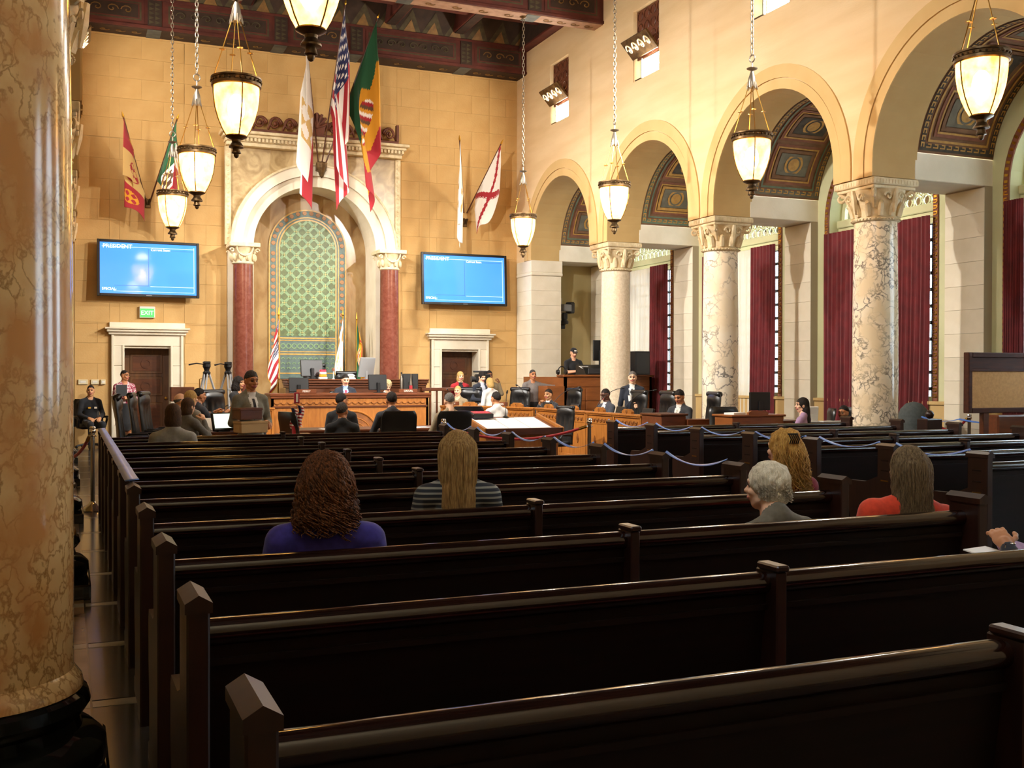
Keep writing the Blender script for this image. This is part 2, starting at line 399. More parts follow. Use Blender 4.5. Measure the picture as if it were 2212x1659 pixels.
# courses of cut stone as separate blocks
def blocks(name, parent, cells, material, axis, depth):
    """cells: (a0,a1,z0,z1) rectangles; axis 'Y' faces -Y at given plane, 'X' faces -X."""
    cache = {}
    for a0, a1, z0, z1, plane in cells:
        w, h = round(a1-a0, 3), round(z1-z0, 3)
        if w < .03 or h < .03: continue
        if (w, h) not in cache:
            b = MB(); g = .0018
            if axis == 'Y': b.box(g, w-g, -depth, .02, g, h-g, .0014)
            else: b.box(-depth, .02, g, w-g, g, h-g, .0025)
            o = b.build(name, material, parent); cache[w, h] = o
            o.location = (a0, plane, z0) if axis == 'Y' else (plane, a0, z0)
        else:
            q = cache[w, h]; place(q, q, parent, (a0, plane, z0) if axis == 'Y' else (plane, a0, z0))
# far wall: mortar backing with openings, cut stone in courses
NX0, NX1, NTOP = 3.42, 7.56, 6.95            # niche opening
openings = [(1.14, 2.16, 0, 2.25), (8.72, 9.74, 0, 2.25), (NX0, NX1, 0, NTOP)]
def rect_minus(x0, x1, z0, z1, holes):
    xs = sorted(set([x0, x1]+[q for h in holes for q in h[:2] if x0 < q < x1])); zs = sorted(set([z0, z1]+[q for h in holes for q in h[2:] if z0 < q < z1]))
    out = []
    for a, b in zip(xs, xs[1:]):
        for c, d in zip(zs, zs[1:]):
            if not any(h[0] <= (a+b)/2 <= h[1] and h[2] <= (c+d)/2 <= h[3] for h in holes): out.append((a, b, c, d))
    return out
m = MB()
for a, b, c, d in rect_minus(-3.3, 13.7, 0, 10.7, openings): m.box(a, b, FAR, FAR+.6, c, d)
wall_far = struct(m.build('wall_far', 'wall_mortar'))
cells = []; z = 0; k = 0
surr = [(.84, 2.46, 0, 2.74), (8.42, 10.04, 0, 2.74), (NX0, NX1, 0, NTOP)]
while z < 9.45:
    h = min(.462, 9.45-z); x = XL-(.47 if k % 2 else 0)
    while x < XR:
        for a, b, c, d in rect_minus(max(x, XL), min(x+.945, XR), z, z+h, surr): cells.append((a, b, c, d, FAR))
        x += .945
    z += h; k += 1
blocks('stone_block', wall_far, cells, 'far_wall_stone', 'Y', .012)
# end walls of the aisles, rear wall, outer walls
m = MB(); m.box(11.64, 13.2, FAR-.03, FAR, 0, 4.7); m.box(11.66, 11.78, FAR-.3, FAR-.03, 0, 4.7); struct(m.build('wall_aisle_end', 'aisle_end_plaster'))
m = MB(); m.box(-3.3, 13.7, BACK-.3, BACK, 0, 10.7); struct(m.build('wall_rear', 'side_wall_plaster'))
m = MB(); m.box(-3.3, -3.0, BACK, FAR, 0, 6.6); m.box(-3.0, -.71, BACK, FAR, 6.5, 6.6); struct(m.build('wall_left_outer', 'aisle_end_plaster'))

# window wall on the right
WX = 13.15
m = MB(); HW, ZW = 1.30, 4.5
def quadm(m, *p, mi=0): m.add(list(p), [tuple(range(len(p)))], mi)
prev = BACK
for ym in sorted(MIDS):
    ys = sorted(set([round(ym-HW*math.cos(PI*i/20), 5) for i in range(21)]))
    for xx in (WX, WX+.42):
        quadm(m, (xx, prev, 0), (xx, ys[0], 0), (xx, ys[0], 7), (xx, prev, 7))
        for a, b in zip(ys, ys[1:]):
            za = ZW+math.sqrt(max(0, HW*HW-(a-ym)**2)); zb_ = ZW+math.sqrt(max(0, HW*HW-(b-ym)**2))
            quadm(m, (xx, a, za), (xx, b, zb_), (xx, b, 7), (xx, a, 7)); quadm(m, (xx, a, 0), (xx, b, 0), (xx, b, 1.15), (xx, a, 1.15))
    for a, b in zip(ys, ys[1:]):
        za = ZW+math.sqrt(max(0, HW*HW-(a-ym)**2)); zb_ = ZW+math.sqrt(max(0, HW*HW-(b-ym)**2))
        quadm(m, (WX, a, za), (WX, b, zb_), (WX+.42, b, zb_), (WX+.42, a, za))
    for yy in (ys[0], ys[-1]): quadm(m, (WX, yy, 1.15), (WX, yy, ZW), (WX+.42, yy, ZW), (WX+.42, yy, 1.15))
    quadm(m, (WX, ys[0], 1.15), (WX, ys[-1], 1.15), (WX+.42, ys[-1], 1.15), (WX+.42, ys[0], 1.15))
    prev = ys[-1]
for xx in (WX, WX+.42): quadm(m, (xx, prev, 0), (xx, FAR, 0), (xx, FAR, 7), (xx, prev, 7))
wall_window = struct(m.build('wall_window', 'window_wall_plaster'))
# ashlar piers and the lintels that tie them to the columns
cells = []; 
for yl in [24.97]+LINES:
    y0, y1 = (yl-.43, yl+.36) if yl < 24 else (yl-.43, FAR-.05)
    for i in range(12):
        z0 = .024+i*.373; cells.append((y0, y1, z0, z0+.373, 13.0))
blocks('pier_block', wall_window, cells, 'pale_limestone', 'X', .02)
m = MB()
for yl in [24.97]+LINES:
    y0, y1 = (yl-.43, yl+.36) if yl < 24 else (yl-.43, FAR-.05)
    m.box(12.99, WX, y0, y1, 0, 4.52)
m.build('pier_core', 'pale_mortar', wall_window)
m = MB()
for yl in LINES: m.box(11.60, WX+.02, yl-.43, yl+.43, 4.52, 4.93, .01)
m.box(11.60, WX+.02, 24.54, FAR-.01, 4.52, 4.93, .01)
struct(m.build('trim_lintel', 'pale_limestone'))
m = MB()
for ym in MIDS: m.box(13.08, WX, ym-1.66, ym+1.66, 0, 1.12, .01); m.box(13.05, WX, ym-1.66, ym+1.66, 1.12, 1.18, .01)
struct(m.build('baseboard_window_dado', 'soffit_plaster'))
# respond pilaster at the far end of the arcade
m = MB(); m.box(10.835, 11.66, 24.56, FAR-.01, 0, 4.5); pil = struct(m.build('wall_respond', 'pale_mortar'))
cells = [(24.545, FAR-.03, .024+i*.373, .397+i*.373, 10.84) for i in range(11)]
blocks('respond_block', pil, cells, 'pale_limestone', 'X', .02)
cells = [(10.825, 11.66, .024+i*.373, .397+i*.373, 24.56) for i in range(11)]
blocks('respond_block', pil, cells, 'pale_limestone', 'Y', .02)
m = MB(); m.box(10.80, 11.70, 24.51, FAR-.03, 4.13, 4.22, .02); m.box(10.81, 11.69, 24.525, FAR-.03, 4.22, 4.52, .01); m.build('respond_cap', 'pale_limestone', pil)

# painted vaults over each aisle bay: curved panels laid on a half cylinder
def cyl(mb, ym, a0, a1, x0, x1, lift, mi, n=None, half=None):
    n = n or max(2, int(abs(a1-a0)/.09)); r = RI-lift; V = []; F = []
    for i in range(n+1):
        a = a0+(a1-a0)*i/n
        for x in (x0, x1): V.append((x, ym+r*math.cos(a), ZC+r*math.sin(a)))
    for i in range(n): F.append((2*i, 2*i+1, 2*i+3, 2*i+2))
    mb.add(V, F, mi)
def frame_cyl(mb, ym, a0, a1, x0, x1, w, lift, mi):
    wa = w/RI
    cyl(mb, ym, a0, a1, x0, x0+w, lift, mi); cyl(mb, ym, a0, a1, x1-w, x1, lift, mi)
    cyl(mb, ym, a0, a0+wa, x0+w, x1-w, lift, mi, 2); cyl(mb, ym, a1-wa, a1, x0+w, x1-w, lift, mi, 2)
VX0, VX1 = 11.64, WX
for bi, ym in enumerate(MIDS):
    m = MB(); A0 = math.asin(.21/RI)
    cyl(m, ym, A0, PI-A0, VX0, VX1, 0, 0, 40)
    v = struct(m.build('ceiling_vault', 'vault_paint'))
    border = ('vault_blue', 'vault_teal', 'vault_blue', 'vault_dark')[bi % 4]
    p = MB(); frame_cyl(p, ym, A0+.02, PI-A0-.02, VX0+.02, VX1-.02, .10, .008, 0); p.build('outer_border', border, v)
    p = MB()
    for i in range(46):                       # fret border, one key each
        a = A0+.05+i*(PI-2*A0-.1)/46
        for x in (VX0+.035, VX1-.105):
            cyl(p, ym, a, a+.045, x, x+.02, .014, 0, 1); cyl(p, ym, a+.03, a+.045, x, x+.07, .014, 0, 1); cyl(p, ym, a+.0, a+.03, x+.05, x+.07, .014, 0, 1)
    for s_ in (0, 1):
        for i in range(9):
            x = VX0+.14+i*.135; a = A0+.045 if not s_ else PI-A0-.085
            cyl(p, ym, a, a+.012, x, x+.10, .014, 0, 1); cyl(p, ym, a, a+.04, x+.08, x+.10, .014, 0, 1); cyl(p, ym, a+.028, a+.04, x+.03, x+.08, .014, 0, 1)
    p.build('fret_border', 'vault_gold', v)
    p = MB(); frame_cyl(p, ym, A0+.10, PI-A0-.10, VX0+.16, VX1-.16, .035, .012, 0); p.build('teal_border', 'vault_teal' if bi != 3 else 'vault_gold', v)
    n = 5; span = PI-2*A0-.30
    for i in range(n):
        a0 = A0+.15+span*i/n; a1 = a0+span/n-.05
        for lv, (w, mt) in enumerate((((.05), 'vault_red'), (.03, 'vault_gold'), (.06, 'vault_paint' if bi != 1 else 'vault_gold'))):
            d = .05*lv+.0
            p = MB(); frame_cyl(p, ym, a0+d/RI, a1-d/RI, VX0+.25+d, VX1-.25-d, w, .014+.006*lv, 0); p.build('coffer_frame', mt, v)
        p = MB(); cyl(p, ym, a0+.17/RI, a1-.17/RI, VX0+.42, VX1-.42, .03, 0); p.build('coffer_panel', 'vault_dark' if i % 2 else 'vault_blue', v)
        p = MB(); am = (a0+a1)/2; c = Vector(((VX0+VX1)/2, ym+(RI-.04)*math.cos(am), ZC+(RI-.04)*math.sin(am)))
        ex = Vector((1, 0, 0)); ey = Vector((0, -math.sin(am), math.cos(am)))
        for r0, r1, l in ((.20, .155, 0), (.12, .0, .004)):
            ring = [c+(ex*math.cos(2*PI*k/16)+ey*math.sin(2*PI*k/16))*r0 for k in range(16)]; ri = [c+(ex*math.cos(2*PI*k/16)+ey*math.sin(2*PI*k/16))*r1 for k in range(16)]
            p.add([tuple(q) for q in ring+ri], [(k, (k+1) % 16, 16+(k+1) % 16, 16+k) for k in range(16)])
        p.build('medallion', 'vault_gold', v)

# windows: gold fret frame, transom, pierced lunette, leaded lights
def make_window(ym, idx):
    m = MB(); w = .045
    m.box(WX+.28, WX+.34, ym-HW, ym-HW+.05, 1.15, ZW); m.box(WX+.28, WX+.34, ym+HW-.05, ym+HW, 1.15, ZW)
    m.box(WX+.20, WX+.36, ym-HW, ym+HW, 4.27, 4.36, .01); m.box(WX+.16, WX+.36, ym-HW, ym+HW, 4.36, 4.50, .015); m.box(WX+.24, WX+.36, ym-HW, ym+HW, 4.17, 4.27, .01)
    m.box(WX+.24, WX+.36, ym-HW, ym+HW, 1.15, 1.25)
    f = struct(m.build('window_%d' % idx, 'window_wall_plaster'))
    g = MB(); g.box(WX+.325, WX+.335, ym-HW, ym+HW, 1.2, 4.3)
    V = [(WX+.33, ym, ZW)]+[(WX+.33, ym+HW*math.cos(PI*i/20), ZW+HW*math.sin(PI*i/20)) for i in range(21)]
    g.add(V, [(0, i+1, i+2) for i in range(20)]); g.build('pane', 'window_glass', f)
    q = MB()
    for i in range(-6, 7):
        for k in range(0, 7):
            y, z = i*.2+(.1 if k % 2 else 0), .10+k*.185
            if y*y+z*z < 1.16**2:
                q.tube([(WX+.30, ym+y+.090*math.cos(2*PI*j/10), ZW+z+.090*math.sin(2*PI*j/10)) for j in range(10)], .011, 4, True)
                q.box(WX+.29, WX+.31, ym+y-.012, ym+y+.012, ZW+z+.07, ZW+z+.12)
    q.tube([(WX+.30, ym+1.27*math.cos(PI*i/20), ZW+1.27*math.sin(PI*i/20)) for i in range(21)], .04, 5)
    q.build('pierced_grille', 'window_wall_plaster', f)
    q = MB()
    for i in range(-5, 6): q.box(WX+.295, WX+.315, ym+i*.24-.012, ym+i*.24+.012, 1.2, 4.3)
    for k in range(11): q.box(WX+.295, WX+.315, ym-HW, ym+HW, 1.35+k*.28, 1.41+k*.28)
    q.build('glazing_bars', 'dark_grey_plastic', f)
    # painted gold frame round the opening
    fr = MB(); po = [(-HW-.11, 1.18)]+[((HW+.11)*math.cos(PI-PI*i/24), ZW+(HW+.11)*math.sin(PI*i/24)) for i in range(25)]+[(HW+.11, 1.18)]
    pi_ = [(-HW, 1.18)]+[(HW*math.cos(PI-PI*i/24), ZW+HW*math.sin(PI*i/24)) for i in range(25)]+[(HW, 1.18)]
    n = len(po); V = []
    for p in (po, pi_):
        for xx in (WX, WX-.025): V += [(xx, ym+y, z) for y, z in p]
    F = []
    for i in range(n-1): F += [(n+i, n+i+1, 3*n+i+1, 3*n+i), (i, i+1, n+i+1, n+i), (2*n+i, 2*n+i+1, 3*n+i+1, 3*n+i)]
    fr.add(V, F); fr.build('window_frame', 'vault_red', f)
    k = MB()
    for s_ in (-1, 1):
        yy = ym+s_*(HW+.055)
        for j in range(34):
            z = 1.24+j*.097
            k.box(WX-.033, WX-.02, yy-.04, yy+.04, z, z+.016); k.box(WX-.033, WX-.02, yy+.024*s_, yy+.04*s_, z, z+.06); k.box(WX-.033, WX-.02, yy-.02, yy+.04, z+.044, z+.06)
    for j in range(44):
        a = PI*(j+.5)/44; r = HW+.055; c, s2 = math.cos(a), math.sin(a)
        V = [(x, ym+rr*math.cos(a+da), ZW+rr*math.sin(a+da)) for x in (WX-.033, WX-.02) for rr, da in ((r-.03, -.015), (r+.03, -.015), (r+.03, .015), (r-.03, .015))]
        k.add(V, [(0, 1, 2, 3), (0, 1, 5, 4), (1, 2, 6, 5), (2, 3, 7, 6), (3, 0, 4, 7)])
    k.build('fret_ornament', 'gold', f)
for i, ym in enumerate(MIDS): make_window(ym, i+1)
def drape(ym, y0, y1, material, name, label, cat, group, x, z0, z1, folds, amp, gather=1.0, pull=0):
    def fn(u, v):
        y = y0+(y1-y0)*u; z = z1+(z0-z1)*v
        yc = (y0+y1)/2; y = yc+(y-yc)*(1-(1-gather)*math.sin(PI*min(1, v*1.1)))+pull*v*v
        a = amp*(.35+.65*v)
        return (x+a*math.sin(u*folds*2*PI+.6*math.sin(v*3+u*5))+.3*a*math.sin(u*folds*4.7*PI), y, z)
    m = MB(); m.grid(fn, int(folds*10), 14)
    o = m.build(name, material, smooth=True)
    return tag(o, label, cat, group)
places = ['behind the granular cream column', 'behind the second marble column', 'behind the third, brecciated column', 'at the right edge of the photograph', None, None]
for i, ym in enumerate(MIDS[:5]):
    pl = places[i]
    drape(ym, ym+.35 if i == 2 else ym+(.55 if i < 3 else .95), ym+1.30, 'curtain_red', 'curtain', 'red velvet curtain, far half of the pair '+(pl or 'in the next bay out of view'), 'curtain', 'red window curtains', 13.03, .1, 4.24, 8, .035)
    drape(ym, ym-1.335, ym-(.52 if i < 3 else .95), 'curtain_red', 'curtain', 'red velvet curtain, near half of the pair '+(pl or 'in the next bay out of view'), 'curtain', 'red window curtains', 13.03, .1, 4.24, 8, .035, 1.0, .07)
    if i < 3: drape(ym, ym-.62, ym+.62, 'sheer_curtain', 'sheer_curtain', 'sheer cream curtain between red drapes '+(pl or 'in the next bay out of view'), 'curtain', 'sheer curtains', 13.09, .3, 4.22, 9, .02, .93)

# ceiling: boards, cross beams over each column line, painted friezes
m = MB(); m.box(XL-.9, XR+.9, BACK, FAR+.6, 10.62, 10.8); ceiling = struct(m.build('ceiling', 'ceiling_brown'))
def beam(y0, y1, full):
    m = MB(); m.box(XL-.05, XR+.05, y0, y1, 9.30, 10.62, .015); b = m.build('beam', 'ceiling_red', ceiling)
    if not full: return b
    xs = [(XL+.1, 1.55, 0), (1.62, 1.92, 1), (2.0, 4.35, 2), (4.42, 4.72, 1), (4.8, 6.15, 0), (6.22, 6.52, 1), (6.6, 8.95, 2), (9.02, 9.32, 1), (9.4, XR-.1, 0)]
    for a, c, k in xs:
        zt, zb_ = (9.90, 9.40)
        if k == 1:
            q = MB(); q.box(a, c, y0-.02, y0, 9.33, 9.95); q.build('divider', 'ceiling_brown', b)
            q = MB()
            for j in range(5):
                z = 9.40+j*.1
                for e in (a+.03, (a+c)/2+.01): q.add([(e, y0-.024, z), (e+.11, y0-.024, z+.045), (e, y0-.024, z+.09)], [(0, 1, 2)])
            q.build('zigzag', 'ceiling_olive', b)
        else:
            q = MB()
            for i, (d, mt) in enumerate(((0, 0), (.06, 1), (.10, 0), (.13, 2))):
                x0, x1, z0, z1 = a+d, c-d, zb_+d*.8, zt-d*.8; yy = y0-.012-.004*i
                q.add([(x0, yy, z0), (x1, yy, z0), (x1, yy, z1), (x0, yy, z1)], [(0, 1, 2, 3)], mt)
            q.build('painted_panel', ['ceiling_red', 'ceiling_olive', 'ceiling_brown'], b)
            q = MB(); nsc = 3 if k == 0 else 7
            for j in range(nsc):
                cx = a+.2+(c-a-.4)*(j+.5)/nsc; sg = 1 if j % 2 else -1; w = (c-a-.4)/nsc*.42
                pts = [(cx+w*(1-t_/14)*math.cos(t_*.55)*sg, y0-.032, 9.65+.10*(1-t_/14)*math.sin(t_*.55)) for t_ in range(14)]
                q.tube(pts, .014, 4)
            q.build('scroll', 'ceiling_gold' if k == 0 else 'ceiling_olive', b)
    q = MB(); q.box(XL, XR, y0-.03, y0, 9.30, 9.36); q.box(XL, XR, y0-.035, y0, 9.94, 9.99); q.build('moulding', 'ceiling_red', b)
    q = MB(); q.box(XL, XR, y0+.03, y1-.03, 9.288, 9.30); q.build('underside_panel', 'ceiling_pink' if y1-y0 < .6 else 'ceiling_brown', b)
    q = MB()
    for a, c, k in xs:
        if k == 1: q.box(a, c, y0+.02, y1-.02, 9.278, 9.288)
    q.build('underside_divider', 'ceiling_slate', b)
    q = MB()
    for a, c, k in xs:
        if k != 1:
            for j in range(4):
                cx = a+(c-a)*(j+.5)/4; q.tube([(cx+.12*math.cos(t_*.5)*(1-t_/16), (y0+y1)/2+.09*math.sin(t_*.5)*(1-t_/16), 9.283) for t_ in range(14)], .012, 4)
    q.build('underside_scroll', 'ceiling_gold', b)
    return b
beam(20.64, 21.10, True); beam(24.86, FAR+.02, True)
for yl in LINES[1:]: beam(yl-.23, yl+.23, False)
# zigzag coves, long ribs
m = MB()
for a, b in ((21.10, 24.86),):
    m.add([(XL, b, 9.99), (XR, b, 9.99), (XR, b-.30, 10.5), (XL, b-.30, 10.5)], [(0, 1, 2, 3)])
m.build('cove', 'ceiling_brown', ceiling)
m = MB(); m2 = MB()
for j in range(18):
    x = XL+.2+j*.59
    for mm, s_, d in ((m, 1, 0), (m2, .55, .006)):
        P = [(x+.3-.28*s_, 0), (x+.3, 1), (x+.3+.28*s_, 0)]
        mm.add([(px, 24.86-.30*(t_*.9*s_+.03)-.006-d, 9.99+.5*(t_*.9*s_+.03)-d) for px, t_ in P], [(0, 1, 2)])
m.build('cove_zigzag', 'ceiling_olive', ceiling); m2.build('cove_zigzag', 'ceiling_gold', ceiling)
for x in (2.0, 3.75, 5.475, 7.2, 8.95):
    m = MB(); m.box(x-.16, x+.16, 21.1, 24.9, 10.10, 10.62, .02); b = m.build('rib', 'ceiling_red', ceiling)
    m = MB(); m.box(x-.11, x+.11, 21.1, 24.9, 10.085, 10.10); m.build('rib_panel', 'ceiling_brown', b)
for yb in (22.3, 23.6):
    m = MB(); m.box(XL, XR, yb-.12, yb+.12, 10.18, 10.62, .02); m.build('rib', 'ceiling_red', ceiling)
for s_ in (0, 1):
    x0, x1 = ((XR-.22, XR) if s_ else (XL, XL+.22))
    m = MB(); m.box(x0, x1, 21.1, 24.86, 9.90, 10.62, .02); b = m.build('side_cornice', 'ceiling_brown', ceiling)
    m = MB(); m.box(x0-.02, x1+.02, 21.1, 24.86, 9.86, 9.92, .01); m.build('moulding', 'ceiling_red', b)
# ------------------------------------------------------------------ far wall: niche behind the dais
NC = 5.49; NZ = 4.64
niche = struct(thing('trim_niche', 'marble niche with pale arch and green mosaic behind the dais', 'niche'))
del niche['category']
def ring_y(mb, r0, r1, y0, y1, zc, xc, n=40, mi=None, a0=0, a1=PI):
    V = []; F = []
    for i in range(n+1):
        a = a0+(a1-a0)*i/n
        for r in (r0, r1):
            for y in (y0, y1): V.append((xc+r*math.cos(a), y, zc+r*math.sin(a)))
    for i in range(n):
        b = 4*i; F += [(b, b+2, b+6, b+4), (b+1, b+3, b+7, b+5), (b, b+1, b+5, b+4), (b+2, b+3, b+7, b+6)]
    F += [(0, 1, 3, 2), (4*n, 4*n+1, 4*n+3, 4*n+2)]
    mb.add(V, F, mi)
m = MB()                                                     # spandrel slab with arched hole
rr = 1.98
for i in range(40):
    xa, xb = [NC-rr*math.cos(PI*k/40) for k in (i, i+1)]; za, zb_ = [NZ+rr*math.sin(PI*k/40) for k in (i, i+1)]
    for y in (25.40, 25.5): m.add([(xa, y, za), (xb, y, zb_), (xb, y, NTOP), (xa, y, NTOP)], [(0, 1, 2, 3)])
for a, b in ((NX0, NC-rr), (NC+rr, NX1)): m.box(a, b, 25.40, 25.5, NZ, NTOP)
m.build('spandrel', 'marble_niche_panel', niche)
m = MB(); ring_y(m, 1.74, 1.99, 25.24, 25.5, NZ, NC); m.build('outer_archivolt', 'pale_limestone', niche)
m = MB(); ring_y(m, 1.48, 1.735, 25.30, 25.5, NZ, NC); m.build('inner_archivolt', 'pale_limestone', niche)
m = MB(); ring_y(m, 1.975, 2.02, 25.22, 25.42, NZ, NC); m.build('arch_moulding', 'carved_limestone', niche)
m = MB()                                                     # soffit of the recess
for i in range(24):
    a, b = PI*i/24, PI*(i+1)/24
    m.add([(NC+1.48*math.cos(a), 25.3, NZ+1.48*math.sin(a)), (NC+1.48*math.cos(b), 25.3, NZ+1.48*math.sin(b)), (NC+1.48*math.cos(b), 26.3, NZ+1.48*math.sin(b)), (NC+1.48*math.cos(a), 26.3, NZ+1.48*math.sin(a))], [(0, 1, 2, 3)])
m.build('recess_soffit', 'pale_limestone', niche, smooth=True)
for s_ in (-1, 1):
    m = MB(); m.box(NC+s_*1.48, NC+s_*2.06, 25.32, 26.35, 0, NZ); m.build('jamb', 'pale_limestone', niche)
    m = MB(); m.box(NC+s_*1.44, NC+s_*2.06, 25.28, 25.6, NZ-.07, NZ, .01); m.build('impost', 'carved_limestone', niche)
    m = MB(); m.box(NC+s_*1.99, NC+s_*2.13, 25.36, 25.5, NZ, NTOP, .01)
    for i in range(22): m.sphere((NC+s_*2.06, 25.36, NZ+.08+i*.105), (.035, .015, .035), 6, 4)
    m.build('carved_border', 'carved_limestone', niche)
m = MB(); m.box(NC-2.1, NC+2.1, 26.28, 26.6, 0, 6.4); m.build('recess_back', 'marble_brown', niche)
m = MB(); m.box(NC-2.12, NC+2.12, 25.2, 25.5, NTOP, NTOP+.09, .01); m.box(NC-2.2, NC+2.2, 25.08, 25.5, NTOP+.18, NTOP+.25, .015); m.box(NC-2.26, NC+2.26, 25.0, 25.5, NTOP+.25, NTOP+.32, .015)
m.box(NC-2.14, NC+2.14, 25.16, 25.5, NTOP+.09, NTOP+.18)
m.build('cornice', 'carved_limestone', niche)
m = MB()
for i in range(48): x = NC-2.12+i*.0895; m.box(x, x+.05, 25.10, 25.17, NTOP+.10, NTOP+.175)
m.build('dentils', 'carved_limestone', niche)
# mosaic panel
MY = 26.25; MR = .97; MZ = 4.74
def arch_panel(mb, hw, z0, zc, y, mi=0, xc=NC):
    V = [(xc-hw, y, z0), (xc+hw, y, z0)]+[(xc+hw*math.cos(PI*i/24), y, zc+hw*math.sin(PI*i/24)) for i in range(25)]
    mb.add(V, [tuple(range(len(V)))], mi)
mat('mosaic_olive', '#5f6a38', '#4e5a30', 14, rough=.45); mat('mosaic_green', '#7f9a6c', '#6d8c60', 14, rough=.4)
mat('mosaic_gold', '#c9a255', '#b58c40', 14, rough=.35); mat('mosaic_cross', '#b9b878', '#a3a566', 14, rough=.4)
mat('mosaic_slate', '#5d7068', '#4e615c', 16, rough=.45); mat('mosaic_disc', '#b07a44', '#94683a', 10, rough=.45)
m = MB(); arch_panel(m, MR, 1.5, MZ, MY); mos = m.build('mosaic', 'mosaic_slate', niche)
def arch_strip(hw0, hw1, y, z0, zc, name, mt):
    m = MB(); P = []
    for hw in (hw0, hw1): P.append([(NC-hw, y, z0)]+[(NC+hw*math.cos(PI-PI*i/24), y, zc+hw*math.sin(PI*i/24)) for i in range(25)]+[(NC+hw, y, z0)])
    n = len(P[0]); m.add(P[0]+P[1], [(i, i+1, n+i+1, n+i) for i in range(n-1)]); return m.build(name, mt, mos)
arch_strip(MR, MR-.035, MY-.006, 1.5, MZ, 'gold_line', 'mosaic_gold')
arch_strip(.785, .755, MY-.006, 1.5, MZ, 'gold_line', 'mosaic_gold'); arch_strip(.725, .69, MY-.006, 1.5, MZ, 'gold_line', 'mosaic_gold')
m = MB(); arch_panel(m, .69, 2.55, MZ, MY-.004); m.build('lattice_ground', 'mosaic_olive', mos)
disc0 = None
pts = [(-.86, 1.62+i*.165) for i in range(19)]+[(.86, 1.62+i*.165) for i in range(19)]+[(.86*math.cos(PI*(i+.5)/16), MZ+.06+.86*math.sin(PI*(i+.5)/16)-.04) for i in range(16)]
for i, (x, z) in enumerate(pts):
    if disc0 is None:
        m = MB(); m.lathe([(.056, 0), (.05, .008), (0, .008)], n=12); m.v = [(p[0], -p[2], p[1]) for p in m.v]; disc0 = m.build('mosaic_disc', 'mosaic_disc', mos); disc0.location = (NC+x, MY-.002, z)
    else: place(disc0, disc0, mos, (NC+x, MY-.002, z))
inside = lambda x, z: abs(x) < .68 and z > 2.57 and (z < MZ or x*x+(z-MZ)**2 < .68**2)
PT = .294
for sg in (1, -1):
    for k in range(-16, 30):
        c = k*PT; run = []; m = MB()                        # x*sg + (z-2.5) = c
        for j in range(400):
            x = -.7+1.4*j/399; z = 2.5+c-sg*x
            if inside(x, z): run.append((x, z))
        if len(run) < 8: continue
        (xa, za), (xb, zb_) = run[0], run[-1]; w = .032; dx, dz = w*.707, w*.707*sg
        m.add([(NC+xa-dx, MY-.009, za-dz), (NC+xa+dx, MY-.009, za+dz), (NC+xb+dx, MY-.009, zb_+dz), (NC+xb-dx, MY-.009, zb_-dz)], [(0, 1, 2, 3)])
        m.build('lattice_strip', 'mosaic_green', mos)
cr0 = None
for k in range(0, 28):
    for i in range(-3, 4):
        x = i*PT+(PT/2 if k % 2 else 0); z = 2.5+k*PT/2
        if not inside(x*1.03, z+.03) or not inside(x*1.03, z-.03): continue
        if cr0 is None:
            m = MB(); m.box(-.058, .058, -.006, 0, -.008, .008); m.box(-.008, .008, -.006, 0, -.058, .058)
            for a in (-.03, .03): m.box(a-.004, a+.004, -.005, 0, -.02, .02); m.box(-.02, .02, -.005, 0, a-.004, a+.004)
            cr0 = m.build('lattice_cross', 'mosaic_cross', mos); cr0.location = (NC+x, MY-.004, z+PT/2*0)
        else: place(cr0, cr0, mos, (NC+x, MY-.004, z))
for z0, z1, mt in ((2.49, 2.525, 'mosaic_gold'), (2.44, 2.46, 'mosaic_gold'), (2.16, 2.18, 'mosaic_gold'), (2.09, 2.125, 'mosaic_gold'), (1.62, 1.65, 'mosaic_gold')):
    m = MB(); m.box(NC-.69, NC+.69, MY-.01, MY, z0, z1); m.build('gold_line', mt, mos)
m = MB()
for i in range(10): ring_y(m, .045, .07, MY-.01, MY-.004, 2.31, NC-.62+i*.138, 12, a0=0, a1=2*PI)
m.build('roundel_row', 'mosaic_green', mos)
m = MB()
for i in range(10):
    for j in range(3): ring_y(m, .03, .05, MY-.01, MY-.004, 1.74+j*.12, NC-.62+i*.138, 10, a0=0, a1=PI)
m.build('scale_pattern', 'mosaic_green', mos)
# red marble columns of the niche
def small_capital(m, r, z0, z1):
    h = z1-z0
    m.lathe([(r*1.0, z0), (r*1.1, z0+.02), (r*1.02, z0+.05), (r*1.1, z0+h*.4), (r*1.35, z0+h*.75), (r*1.45, z0+h*.8)], n=20)
    m.box(-r*1.5, r*1.5, -r*1.5, r*1.5, z0+h*.8, z1, .012)
    for i in range(10):
        a = 2*PI*i/10; m.sphere((r*1.16*math.cos(a), r*1.16*math.sin(a), z0+h*.33), (r*.22, r*.22, h*.2), 6, 5)
    for sx in (-1, 1):
        for sy in (-1, 1):
            m.tube([(sx*(r*1.22+.055*math.cos(t*.5)*(1-t/15)), sy*(r*1.22), z0+h*.62+.055*math.sin(t*.5)*(1-t/15)) for t in range(13)], .016, 5)
    m.tube([(r*.8*math.cos(t*PI/12+PI), -r*1.4, z0+h*.78-abs(math.sin(t*PI/12))*h*.4) for t in range(13)], .018, 5)
